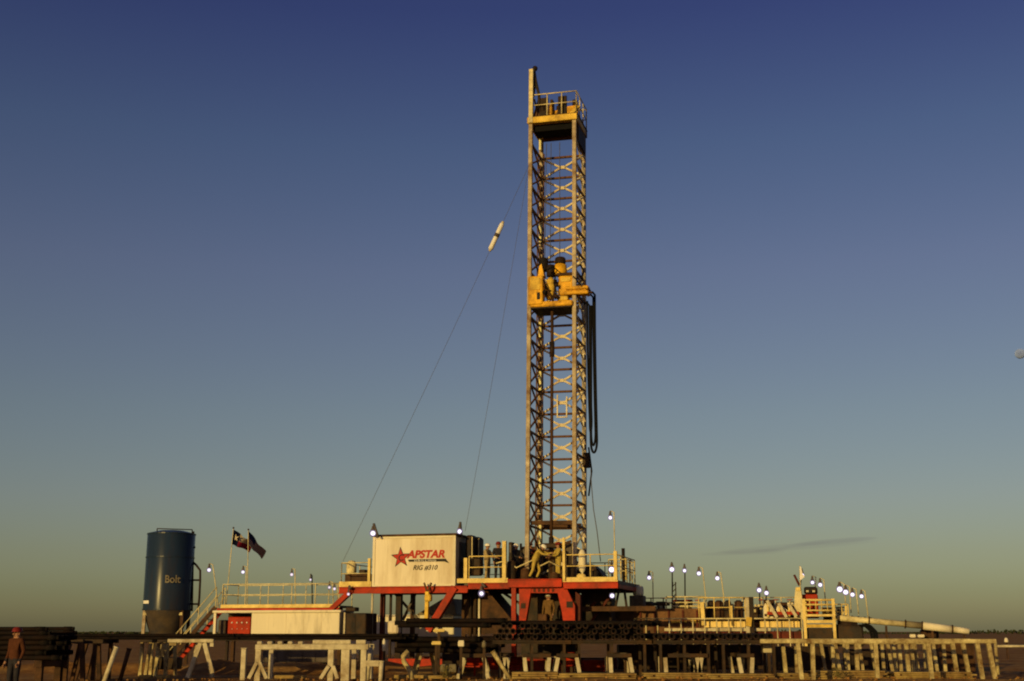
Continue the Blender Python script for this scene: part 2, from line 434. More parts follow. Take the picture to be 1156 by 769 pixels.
# ---- substructure and floor
sub = thing('rig_floor', 'red and yellow raised drill floor carrying the tall mast', 'drill floor', (0, 0, 0))
def floor_parts():
    uL = pp(384, 660, -2).x; u1 = pp(574, 657, -2).x; u2 = pp(636, 657, -2).x; uR = pp(698, 657, -2).x; uD = pp(524, 657, -2).x
    # decks
    MB().box(uL, uD - .01, -1.98, 2.6, FZ - .36, FZ - .18).build('deck', 'grey_machine', sub)
    MB().box(uD, uR, -1.98, 3.2, FZ - .16, FZ - .01).build('deck', 'grey_machine', sub)
    # edge beams: I sections
    def ibeam(x0, x1, z1, h, y, m):
        mb = MB(); mb.box(x0, x1, y - .1, y + .1, z1 - .035, z1); mb.box(x0, x1, y - .1, y + .1, z1 - h, z1 - h + .035)
        mb.box(x0, x1, y - .02, y + .02, z1 - h + .036, z1 - .036)
        mb.build('edge_beam', m, sub)
    ibeam(uL, uD + .2, FZ - .19, .3, -2.1, 'red_paint')
    ibeam(uD + .22, u1 + .1, FZ - .07, .26, -2.1, 'red_paint')
    ibeam(u1 + .02, u2 - .02, FZ + .08, .36, -2.23, 'red_paint')
    ibeam(u2, uR, FZ - .07, .28, -2.1, 'red_paint')
    MB().box(uD - .3, u1, -2.13, -2.03, FZ - .06, FZ + .14).build('toe_board', 'rail_yellow', sub)
    MB().box(u2, uR, -2.13, -2.03, FZ - .06, FZ + .14).build('toe_board', 'rail_yellow', sub)
    MB().box(uL, pp(420, 660, -2).x, -2.13, -2.03, FZ - .18, FZ + .06).build('toe_board', 'rail_yellow', sub)
    # right and rear edges
    MB().box(uR - .12, uR + .02, -1.96, 3.2, FZ - .34, FZ - .17).build('edge_beam', 'red_paint', sub)
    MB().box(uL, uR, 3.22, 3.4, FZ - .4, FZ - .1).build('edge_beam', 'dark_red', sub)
    # railings
    mb = MB(); a = Vector((uD + .25, -2.08, FZ + .1)); b = Vector((u1 - .1, -2.08, FZ + .1))
    railing(mb, [a, b], 1.02, 1.15, .028)
    mb.beam(Vector((uD + .1, -2.08, FZ)), Vector((uD + .1, -2.08, FZ + 1.05)), .16)
    mb.build('handrail', 'rail_yellow', sub)
    mb = MB(); x = pp(569.5, 630, -2.08).x
    mb.beam((x, -2.08, FZ), (x, -2.08, pp(569, 611, -2.08).z), .17, .17)
    mb.build('gate_post', 'rail_yellow', sub)
    mb = MB(); a = Vector((u2 + .1, -2.08, FZ + .1)); b = Vector((uR - .08, -2.08, FZ + .1)); c2 = Vector((uR - .08, 2.9, FZ + .1))
    railing(mb, [a, b, c2], 1.02, 1.3, .028)
    mb.beam(b + Vector((0, -.06, -.1)), b + Vector((0, -.06, 1.15)), .15)
    mb.beam(a, a + Vector((0, 0, 1.1)), .12)
    mb.build('handrail', 'rail_yellow', sub)
    mb = MB(); x = pp(636.5, 620, -2.2).x
    mb.beam((x, -2.2, FZ), (x, -2.2, pp(636, 607, -2.2).z), .11); mb.build('gate_post', 'rail_yellow', sub)
    mb = MB(); railing(mb, [(uL + .05, 2.5, FZ - .1), (uL + .05, -2.0, FZ - .1), (pp(417, 650, -2).x, -2.0, FZ - .1)], 1.02, 1.2, .026)
    mb.build('handrail', 'pale_rail', sub)
    mb = MB(); x = pp(417.5, 640, -2.05).x; mb.beam((x, -2.1, FZ - .1), (x, -2.1, FZ + 1.1), .12); mb.build('corner_post', 'rail_yellow', sub)
    mb = MB(); railing(mb, [(uL + .05, 2.9, FZ), (uR - .08, 2.9, FZ)], 1.02, 1.5, .026); mb.build('handrail', 'pale_rail', sub)
    # braces and posts
    MB().pbeam((514, 663), (484, 712), -2.1, .34, h=.3).build('diagonal_brace', 'red_paint', sub)
    MB().pbeam((398, 666), (372, 690), -2.1, .26, h=.22).build('diagonal_brace', 'red_paint', sub)
    for (x, m, t) in ((432, 'dark_red', .2), (441, 'black_steel', .1), (450.5, 'black_steel', .26)):
        p = pp(x, 690, -1.2); MB().beam((p.x, -1.2, 0), (p.x, -1.2, FZ - .5), t).build('support_post', m, sub)
    p = pp(420.5, 690, -2.0); MB().tube([(p.x, -2.05, 0), (p.x, -2.05, FZ - .5)], .055).build('support_post', 'rack_white', sub)
    for x in (466, 524, 560):
        p = pp(x, 690, 2.6); MB().beam((p.x, 2.6, 0), (p.x, 2.6, FZ - .4), .2).build('support_post', 'brown_steel', sub)
    for (a, b) in (((444, 668), (478, 706)), ((470, 668), (455, 700)), ((560, 672), (583, 694)), ((566, 668), (600, 690)), ((690, 672), (664, 706)), ((672, 680), (662, 690))):
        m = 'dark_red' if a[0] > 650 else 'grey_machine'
        MB().pbeam(a, b, .6 if a[0] > 640 or a[0] < 500 else 1.4, .11).build('cross_brace', m, sub)
    # base skids
    for y in (-1.8, 2.6):
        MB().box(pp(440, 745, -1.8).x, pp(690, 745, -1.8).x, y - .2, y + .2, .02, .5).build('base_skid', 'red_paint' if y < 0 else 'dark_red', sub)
    # V-door frame
    x = pp(580.5, 680, -2.1).x
    MB().beam((x, -2.12, .5), (x, -2.12, FZ - .3), .2).build('door_post', 'red_paint', sub)
    def pr(pts, w, d, m, nm='door_frame'):
        q = [pp(px, py, w) for px, py in pts]; mb = MB(); mb.prism([(v.x, v.z) for v in q], w, w + d); return mb.build(nm, m, sub)
    pr([(586, 662.8), (600, 662.8), (591, 716), (586, 716)], -2.0, .3, 'red_paint')
    pr([(628, 662.8), (640, 665), (649, 684), (649, 716), (638, 716), (634, 690)], -2.0, .3, 'red_paint')
    pr([(598.6, 663), (628.6, 663), (629.6, 669.5), (597.5, 669.5)], -1.96, .2, 'red_paint')
    pr([(649.6, 668), (655, 672), (655, 716), (649.6, 716)], -1.7, .4, 'dark_red')
    # row of holes along the header
    mb = MB()
    for i in range(5):
        x = 602 + i * 5.2; mb.pbox((x, 664.6, x + 2.6, 668.4), -1.985, .02)
    mb.build('header_slots', 'dark_red', sub)
    MB().pbox((639.5, 679, 646.5, 686), -2.03, .025).build('lightening_hole', 'black_steel', sub)
    MB().pbox((588, 681, 593, 687), -2.03, .025).build('lightening_hole', 'black_steel', sub)
    # inner dark wall behind the V-door, working platform
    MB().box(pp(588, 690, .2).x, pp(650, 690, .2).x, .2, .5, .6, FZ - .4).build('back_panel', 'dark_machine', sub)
    MB().box(pp(590, 705, -1.6).x, pp(640, 705, -1.6).x, -1.7, .15, 1.35, 1.5).build('work_platform', 'brown_steel', sub)
    MB().pbox((607, 693, 617, 702), -1.65, .5, .03).build('tool_box', 'brown_steel', sub)
    # right hand dark bay and brown header
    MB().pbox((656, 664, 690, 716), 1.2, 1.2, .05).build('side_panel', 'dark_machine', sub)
    MB().pbox((652, 684.5, 740, 690), -.6, .3).build('side_beam', 'brown_steel', sub)
    # right end basket platform
    x0, x1 = pp(686, 660, .6).x, pp(709, 660, .6).x
    z = pp(698, 659, .6).z
    mb = MB(); mb.box(x0, x1, .6, 2.2, z - .14, z); mb.build('outer_deck', 'dark_machine', sub)
    mb = MB(); railing(mb, [(x0 + .05, 2.1, z), (x0 + .05, .65, z), (x1 - .05, .65, z), (x1 - .05, 2.1, z)], 1.1, .9, .028); mb.build('handrail', 'pale_rail', sub)
    mb = MB(); p = pp(704.2, 660, .7); mb.tube([(p.x, .72, z), (p.x, .72, pp(704, 619, .7).z)], .08); mb.build('exhaust_stack', 'black_steel', sub)
    mb = MB(); mb.pbeam((700, 660), (694, 690), .7, .1); mb.pbeam((704, 660), (708, 690), .7, .1); mb.build('outer_struts', 'black_steel', sub)
    # machinery under the floor, left of the V-door
    mb = MB(); q = [pp(px, py, -.4) for px, py in ((524, 664), (548, 664), (578, 700), (578, 716), (524, 716))]
    mb.prism([(v.x, v.z) for v in q], -.4, 1.6); mb.build('mud_guard', 'brown_steel', sub)
    for x in (531, 536.5, 541):
        p = pp(x, 690, -.5); MB().tube([(p.x, -.5, .5), (p.x, -.5, FZ - .4)], .05 if x > 540 else .08).build('standpipe', 'white_panel' if x > 540 else 'dark_machine', sub)
floor_parts()

# drawworks hump at right of floor
mb = MB(); q = [pp(px, py, .3) for px, py in ((648, 655), (650, 637), (668, 637), (676, 643), (684, 655))]
mb.prism([(v.x, v.z) for v in q], .2, 1.4)
dw = tag(mb.build('drawworks', 'black_steel'), 'black sloping drawworks guard right of the mast foot', 'drawworks')
mb = MB(); p = pp(658, 645, .15)
mb.tube([(p.x, .12, p.z), (p.x, .19, p.z)], .28, 16); mb.build('drum_cover', 'dark_machine', dw)
p = pp(657.5, 652, -1.5)
t = thing('air_bottle', 'upright pale yellow air bottle beside the right railing', 'air bottle', (p.x, -1.5, FZ))
mb = MB(); z1 = pp(657.5, 620, -1.5).z; mb.lathe((p.x, -1.5, FZ), [(0, 0), (.04, 0), (.04, .35), (.13, .45), (.17, .6), (.17, z1 - FZ - .2), (.09, z1 - FZ - .04), (0, z1 - FZ)], 14); mb.build('bottle_body', 'white_panel', t)
mb = MB(); mb.box(p.x - .14, p.x + .14, -1.64, -1.36, FZ, FZ + .06); mb.build('base', 'rail_yellow', t)
p = pp(656, 652, -1.85); mb = MB(); mb.box(p.x - .2, p.x + .2, -1.95, -1.65, FZ, FZ + .3, .08)
tag(mb.build('hand_winch', 'rail_yellow'), 'small yellow winch on the deck edge below the air bottle', 'winch')

# ---- mast (it leans a little to the right, like the one in the picture)
MASTF = RIG @ Matrix.Translation((-.02, 0, FZ)) @ Matrix.Rotation(R(.66), 4, 'Y') @ Matrix.Translation((0, 0, -FZ))
FRAME[0] = MASTF
mast = thing('drilling_mast', 'tall lattice drilling mast with yellow crown, standing on the drill floor', 'mast', (0, 0, FZ))
MZ0 = FZ
def mast_parts():
    t = .195
    for (x, y) in ((-H, -H), (H, -H), (-H, H), (H, H)):
        mb = MB(); mb.box(x - t / 2, x + t / 2, y - t / 2, y + t / 2, MZ0, MT, .02); mb.build('leg', 'mast_steel', mast)
        mb = MB(); mb.box(x - .2, x + .2, y - .2, y + .2, MZ0 - .005, MZ0 + .12); mb.build('foot_plate', 'girt_steel', mast)
    nb = 19; z0 = MZ0 + .35; bh = (MT - 1.0 - z0) / nb
    # protos, one bay each
    def proto(name, mats, fn):
        mb = MB(); fn(mb); return mb.build(name, mats, mast)
    e = H - t / 2
    def xback(mb):
        mb.beam((-e, H, z0 + .05), (-.07, H, z0 + bh * .5), .09); mb.beam((.07, H, z0 + bh * .5), (e, H, z0 + .05), .09)
        mb.beam((-e, H, z0 + bh - .05), (-.07, H, z0 + bh * .5), .09); mb.beam((.07, H, z0 + bh * .5), (e, H, z0 + bh - .05), .09)
        mb.box(-.1, .1, H - .05, H + .05, z0 + bh * .5 - .08, z0 + bh * .5 + .08)
    def xside(s):
        def f(mb):
            mb.beam((s * H, -e, z0 + .05), (s * H, e, z0 + bh - .05), .07); mb.beam((s * H + .075, e, z0 + .05), (s * H + .075, -e, z0 + bh - .05), .07)
            mb.box(s * H - .05, s * H + .05, e - .2, e - .002, z0 + bh * .5 - .12, z0 + bh * .5 + .12)
        return f
    def ring(mb):
        mb.box(-e, e, H - .05, H + .05, z0 - .05, z0 + .05)
        for s in (-1, 1): mb.box(s * H - .045, s * H + .045, -e, e, z0 - .045, z0 + .045)
    protos = [proto('cross_brace', 'brace_steel', xback), proto('cross_brace', 'girt_steel', xside(-1)), proto('cross_brace', 'brace_steel', xside(1)), proto('girt', 'girt_steel', ring)]  # left braces take the darker steel to carry that face's shade
    for k in range(1, nb + 1):
        for j, p in enumerate(protos):
            if k == nb and j < 3: continue
            c = p.copy(); COL.objects.link(c); c.parent = mast; c.location = (0, 0, bh * k)
    # front girts in upper half behind the travelling block path (above the drive)
    # guide rail and ladder inside
    mb = MB(); x = pp(609, 450, .9).x
    for dx in (-.16, .16): mb.beam((x + dx, .92, MZ0), (x + dx, .92, MT - .8), .05)
    z = MZ0 + .3
    while z < MT - .9: mb.tube([(x - .16, .92, z), (x + .16, .92, z)], .016, 5); z += .3
    mb.build('ladder', 'girt_steel', mast)
    for (a, b) in ((150, 170), (253, 274), (362, 381), (419, 441), (534, 558), (589, 615)):
        mb = MB(); z0_, z1_ = pp(611, b, .8).z, pp(611, a, .8).z; xx = pp(610, (a + b) / 2, .8).x
        mb.box(xx - .06, xx + .06, .72, .84, z0_, z1_, .02); mb.build('light_tube', 'lime_tube', mast)
    mb = MB(); x = pp(629.5, 458, 1.0).x; za, zb = pp(629, 472, 1).z, pp(629, 446, 1).z
    mb.beam((x, .96, za), (x, .96, zb), .06); mb.beam((x + .46, .96, za), (x + .46, .96, zb - .1), .06); mb.box(x, x + .46, .93, .99, za, za + .06)
    mb.build('board_bracket', 'brace_steel', mast)
    mb = MB(); z = pp(655, 522, 1.0).z; mb.box(H + .1, H + .42, .2, .55, z - .35, z + .35, .04); mb.build('junction_box', 'dark_machine', mast)
    # mast base collar, tong lines etc
    mb = MB(); z = pp(630, 590, -.9).z
    for (y) in (-H + .05, H - .05): mb.box(-e, e, y + (.12 if y < 0 else -.3), y + (.28 if y < 0 else -.14), z - .09, z + .09)
    mb.build('lower_girt', 'brown_steel', mast)
    # crown
    zb = MT
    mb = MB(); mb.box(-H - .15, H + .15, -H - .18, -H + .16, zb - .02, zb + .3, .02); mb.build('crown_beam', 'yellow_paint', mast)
    mb = MB(); mb.box(-H - .15, H + .15, H - .16, H + .18, zb - .02, zb + .3, .02); mb.build('crown_beam', 'girt_steel', mast)  # rear beam in dark steel, standing in for shade behind the crown
    for s in (-1, 1):
        mb = MB(); mb.box(s * H - .15, s * H + .15, -H + .17, H - .17, zb - .02, zb + .28, .02); mb.build('crown_beam', 'yellow_paint', mast)
    mb = MB(); mb.box(-e, e, -H + .2, -.05, zb - .34, zb - .03); mb.build('water_table', 'rubber', mast)  # flat black here puts the shade under the crown into the colour
    mb = MB(); mb.box(-H - .12, H + .17, -H - .1, H + .16, zb + .31, zb + .36); mb.build('crown_floor', 'brown_steel', mast)
    # sheaves and bearing blocks
    for (px, m) in ((614.5, 'black_steel'), (635.5, 'black_steel')):
        for y in (-.6, .1, .7):
            p = pp(px, 122, y); mb = MB(); mb.tube([(p.x - .12, y, zb + .85), (p.x + .12, y, zb + .85)], .42, 20); mb.build('sheave', m, mast)
        p = pp(px, 120, -.9); mb = MB(); mb.box(p.x - .24, p.x + .2, -.98, -.86, zb + .37, zb + 1.4, .02); mb.build('sheave_guard', m, mast)
    for (a, b, c_, d_) in ((619, 118, 623, 136), (640, 119, 652, 128)):
        mb = MB(); mb.pbox((a, b, c_, d_), -.95, .3, .03); mb.build('bearing_block', 'drive_yellow', mast)
    for k, (a, b, c_, d_, m_) in enumerate(((604, 118, 609, 136, 'girt_steel'), (621, 112, 624, 122, 'dark_machine'), (628, 119, 633, 127, 'brown_steel'), (646, 112, 651, 119, 'dark_machine'))):
        mb = MB(); mb.pbox((a, b, c_, d_), -.4 + .1 * k, .4, .03); mb.build('crown_fitting', m_, mast)
    for a, b in (((606, 136), (618, 112)), ((626, 134), (636, 114)), ((640, 134), (648, 121))):
        mb = MB(); mb.pbeam(a, b, -.75, .07); mb.build('crown_strut', 'girt_steel', mast)
    mb = MB(); mb.pbox((624, 124, 631, 135), -.6, .5, .04); mb.build('crown_motor', 'drive_yellow', mast)
    mb = MB(); mb.pbeam((641, 133), (653, 120), -.98, .16); mb.build('knee_brace', 'yellow_paint', mast)
    # crown railing
    z = zb + .36
    mb = MB(); railing(mb, [(-H + .1, -H - .05, z), (H + .1, -H - .05, z), (H + .12, H + .1, z), (-H + .1, H + .1, z)], 1.15, .8 , .03)
    mb.build('crown_railing', 'pale_rail', mast)
    # wind post at left with its dark triangular brace
    p0, p1 = pp(599.5, 140, -1.2), pp(600.5, 79, -1.2)
    mb = MB(); mb.beam((p0.x, -1.22, zb), (p0.x, -1.22, p1.z), .2); mb.build('gin_pole', 'pale_rail', mast)
    mb = MB(); q = [pp(px, py, -.95) for px, py in ((601.5, 83), (604, 77), (606, 90), (610, 108), (609.5, 122), (607.5, 122), (607.5, 108), (604.5, 98), (603, 110), (601.5, 110))]
    mb.prism([(v.x, v.z) for v in q], -1.05, -.9); mb.build('gin_brace', 'black_steel', mast)
    mb = MB(); mb.pbeam((602, 134), (609, 110), -.7, .08); mb.pbeam((609, 134), (603, 112), -.7, .08); mb.build('gin_lattice', 'girt_steel', mast)
    mb = MB(); mb.ball(pp(604, 77.5, -1.0), .14, 8, 6); mb.build('gin_sheave', 'black_steel', mast)
    # dark plates, right rear of crown
    mb = MB(); mb.box(H - .05, H + .12, -.7, H - .1, zb - .95, zb - .05); mb.build('side_plate', 'dark_machine', mast)
mast_parts()

# ---- top drive travelling in the mast
TDz0, TDz1 = pp(628, 347, -1.3).z, pp(628, 312, -1.3).z
td = thing('top_drive', 'yellow top drive with black motors hanging halfway up the mast', 'top drive', (0, 0, TDz0))
def td_parts():
    w = -1.42
    mb = MB(); mb.pbox((596, 311.5, 612.5, 344), w, .5, .05); mb.build('guide_plate', 'drive_yellow', td)
    mb = MB(); mb.pbox((598.5, 313.5, 609.5, 327), w - .03, .025); mb.build('cover_panel', 'yellow_paint', td)
    mb = MB(); mb.pbox((606, 330, 609.5, 338), w - .02, .015); mb.build('cover_slot', 'black_steel', td)
    mb = MB(); mb.pbox((598, 339.5, 646, 345.5), w + .05, 1.6, .05); mb.build('bottom_frame', 'drive_yellow', td)
    mb = MB(); mb.pbox((599, 345.6, 645, 347.5), w + .1, 1.5); mb.build('bottom_shoe', 'black_steel', td)
    mb = MB(); mb.pbox((630, 311, 646.5, 333), w + .2, .7, .06); mb.build('gear_case', 'drive_yellow', td)
    mb = MB(); mb.pbox((633, 313, 644, 318), w + .16, .035, .01); mb.build('gear_cover', 'yellow_paint', td)
    mb = MB(); mb.pbox((638, 322.5, 664, 326.5), w + .1, .5, .04); mb.pbox((636, 328, 664, 332), w + .1, .5, .04); mb.pbox((645, 326.6, 662, 327.9), w + .2, .4); mb.build('torque_arm', 'drive_yellow', td)
    mb = MB(); mb.pbox((629, 334, 641, 339.3), w + .1, .5, .04); mb.build('valve_block', 'yellow_paint', td)
    # quill and bonnet
    p = pp(621.5, 330, -.95)
    zt, zm = pp(621, 310, -.95).z, pp(621, 338, -.95).z
    mb = MB(); mb.lathe((p.x, -.95, zm), [(0, 0), (.16, 0), (.24, .15), (.24, .3), (.17, .36), (.26, .48), (.28, .66), (.17, .76), (.2, .9), (.12, 1.05), (0, 1.1)], 16); mb.build('bonnet', 'yellow_paint', td)
    mb = MB(); mb.tube([(p.x, -.95, zt - .1), (p.x, -.95, zt + .45)], .2, 14); mb.build('wash_pipe', 'black_steel', td)
    # motors
    for (px, ya, yb, r) in ((613.5, 292, 306, .24), (632.5, 291, 298, .26)):
        p = pp(px, 300, -.7); za, zb = pp(px, yb, -.7).z, pp(px, ya, -.7).z
        mb = MB(); mb.lathe((p.x, -.7, za), [(r, 0), (r, zb - za - .06), (r * .8, zb - za), (0, zb - za)], 16); mb.build('motor', 'black_steel', td)
    mb = MB(); p = pp(632.5, 305, -.7); mb.lathe((p.x, -.7, pp(632, 311, -.7).z), [(.3, 0), (.34, .15), (.3, .5), (.2, .56), (0, .57)], 16); mb.build('motor_base', 'drive_yellow', td)
    mb = MB(); q = [pp(px, py, -1.0) for px, py in ((607.5, 312), (609, 301), (611.5, 298), (614.5, 312))]; mb.prism([(v.x, v.z) for v in q], -1.05, -.6); mb.build('bail_plate', 'drive_yellow', td)
    mb = MB(); mb.pbox((628, 307.5, 648, 310.8), -1.1, .9, .03); mb.build('cross_head', 'brown_steel', td)
    # bails and linkage
    for a, b in (((613, 318), (626, 343)), ((628, 316), (624, 341)), ((612, 340), (620, 326))):
        mb = MB(); mb.ptube([a, b], -1.32, .045); mb.build('link_arm', 'brown_steel', td)
    mb = MB(); mb.ptube([(646, 303, -.6), (655, 299, -.3), (659, 305, -.2), (657, 313, -.3), (661, 322, -.6), (668, 331, -1.0)], -1, .05); mb.build('service_hose', 'brown_steel', td)
    for (a, b) in (((612.8, 330), (617, 330)), ((626, 322), (630, 322)), ((625, 333), (630, 336))):
        mb = MB(); mb.ptube([a, b], -1.45, .09, 10); mb.build('cylinder', 'black_steel', td)
    for pts in (((613, 316), (616, 322), (615, 332), (618, 338)), ((627, 312), (625.5, 320), (628, 330), (627, 338)), ((647, 312), (652, 317), (655, 322)), ((618, 305), (624, 301), (629, 305))):
        mb = MB(); mb.ptube(pts, -1.5, .035, 6); mb.build('service_hose', 'rubber', td)
    # wire lines up to the crown
    for px in (615, 621, 632):
        p = pp(px, 300, -.4)
        mb = MB(); mb.tube([(p.x, -.4, TDz1 + .6), (p.x * .9, -.4, MT - .8)], .018, 5); mb.build('drill_line', 'cable', td)
td_parts()
p = pp(622.8, 500, -.95)
t = thing('drill_pipe', 'rusty drill pipe hanging under the top drive down to the floor', 'drill pipe', (p.x, -.95, FZ))
mb = MB(); mb.tube([(p.x, -.95, FZ - .1), (p.x, -.95, TDz0 - .1)], .075, 10); mb.build('pipe_body', 'brown_steel', t)
for z in (FZ + 1.3, TDz0 - 2.3):
    mb = MB(); mb.tube([(p.x, -.95, z), (p.x, -.95, z + .7)], .12, 10); mb.build('tool_joint', 'black_steel', t)

# ---- hoses looping on the right of the mast
def hose_parts():
    t = thing('hose_bundle', 'black service hoses looping down the right side of the mast', 'hose', pp(669, 510, -.2))
    w = -.2
    for (xa, xb, yb, y1, y2, r) in ((666, 674, 511, 352, 333, .055), (667.5, 672.2, 503, 345, 336, .05), (663, 668, 488, 340, 345, .05)):
        pts = []
        n = 10
        for i in range(n + 1): 
            f = i / n; pts.append((xa + (667.5 - xa) * f ** 2 * .6, y1 + (yb - 14 - y1) * f))
        xl = pts[-1][0]
        for i in range(1, 12):
            a = PI * i / 12; pts.append(((xl + xb) / 2 - math.cos(a) * (xb - xl) / 2, yb - 14 + math.sin(a) * 14))
        for i in range(n + 1):
            f = i / n; pts.append((xb - 2.5 * math.sin(f * PI / 2) , yb - 14 + (y2 - yb + 14) * f))
        pts += [(xb - 5, y2 - 3), (xb - 9, y2 - 2)]
        mb = MB(); mb.ptube(pts, w, r, 8); mb.build('hose', 'rubber', t)
    t = tag(MB().ptube([(667, 530), (667.5, 545), (670, 575), (674, 600), (678, 634)], .2, .022, 5).build('control_line', 'cable'), 'thin dark control line curving from mast junction box to the floor', 'cable')
    tag(MB().ptube([(664.5, 505), (668, 532), (664.6, 560)], .25, .04, 6).build('short_hose', 'rubber'), 'short black hose bowed beside the mast junction box', 'hose')
hose_parts()

FRAME[0] = RIG
# ---- tongs and floor gear in front of the mast foot
mb = MB(); mb.ptube([(560, 636), (571, 633), (583, 641), (598, 634), (604, 631)], -1.6, .03); mb.ptube([(608, 640), (620, 634), (632, 640)], -1.6, .03)
tag(mb.build('chain', 'pale_rail'), 'pale slack chain hung across the open front of the floor', 'chain')
t = thing('iron_roughneck', 'dark pipe tongs gripping the drill pipe at the mast foot', 'pipe tongs', (pp(622, 640, -.9).x, -.9, FZ))
mb = MB(); mb.pbox((611, 613, 634, 619), -1.15, .5, .05); mb.build('tong_head', 'dark_machine', t)
mb = MB(); mb.pbox((616, 620, 628, 632), -1.1, .45, .05); mb.build('tong_body', 'brown_steel', t)
mb = MB(); mb.pbox((619, 632, 626, 655), -1.0, .3); mb.build('pedestal', 'dark_machine', t)
mb = MB(); mb.pbeam((630, 616), (645, 611), -1.2, .1); mb.build('tong_handle', 'brown_steel', t)
for (r, lab) in (((574, 612, 578, 654), 'slim black cabinet standing beside the yellow gate post'), ((589, 617, 594, 654), 'narrow dark cabinet with pale strip left of the mast foot'), ((638, 613, 646, 654), 'dark upright cabinet inside right railing under the mast')):
    t = thing('control_cabinet', lab, 'cabinet', (pp((r[0] + r[2]) / 2, 654, -.5).x, -.5, FZ))
    mb = MB(); mb.pbox(r, -.7, .6, .03); mb.build('cabinet_body', 'dark_machine', t)
    mb = MB(); mb.pbox((r[0] + 1, r[1] + 3, r[2] - 1, r[1] + 12), -.72, .018); mb.build('door', 'grey_machine', t)

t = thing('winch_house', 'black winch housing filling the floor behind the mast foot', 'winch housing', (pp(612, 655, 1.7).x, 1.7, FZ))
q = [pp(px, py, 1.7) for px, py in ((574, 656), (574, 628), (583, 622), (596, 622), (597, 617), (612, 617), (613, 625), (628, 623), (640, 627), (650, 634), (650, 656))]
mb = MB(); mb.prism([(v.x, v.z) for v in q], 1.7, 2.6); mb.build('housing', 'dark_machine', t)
for r in ((577, 634, 584, 645), (601, 630, 611, 646), (632, 632, 640, 646)): mb = MB(); mb.pbox(r, 1.66, .035, .01); mb.build('access_panel', 'brown_steel', t)
for px in (588, 605, 640):
    p = pp(px, 622, 1.9); mb = MB(); mb.tube([(p.x, 1.9, FZ + .9), (p.x, 1.9, p.z + .35)], .06, 8); mb.build('breather_pipe', 'black_steel', t)
for k, (px, w_, h_, lab, m) in enumerate(((577.5, -1.5, .9, 'dark grease drum beside the yellow gate post', 'dark_machine'), (593, -1.6, .55, 'small rusty keg at the left foot of the mast', 'brown_steel'), (626, -1.75, .35, 'squat rusty slip bowl beside the drill pipe', 'brown_steel'), (644, -1.5, .7, 'dark keg behind the right floor railing', 'dark_machine'), (670, -1.6, .45, 'squat dark keg near the right corner of the floor', 'dark_machine'))):
    p = pp(px, 652, w_); t = thing('floor_keg', lab, 'keg', (p.x, w_, FZ))
    mb = MB(); mb.lathe((p.x, w_, FZ - .008), [(0, 0), (.2, 0), (.22, h_ * .3), (.22, h_ * .7), (.2, h_), (0, h_)], 14); mb.build('keg_body', m, t)
    mb = MB(); mb.lathe((p.x, w_, FZ + h_ - .006), [(.12, 0), (.12, .04), (0, .05)], 10); mb.build('lid', 'girt_steel', t)
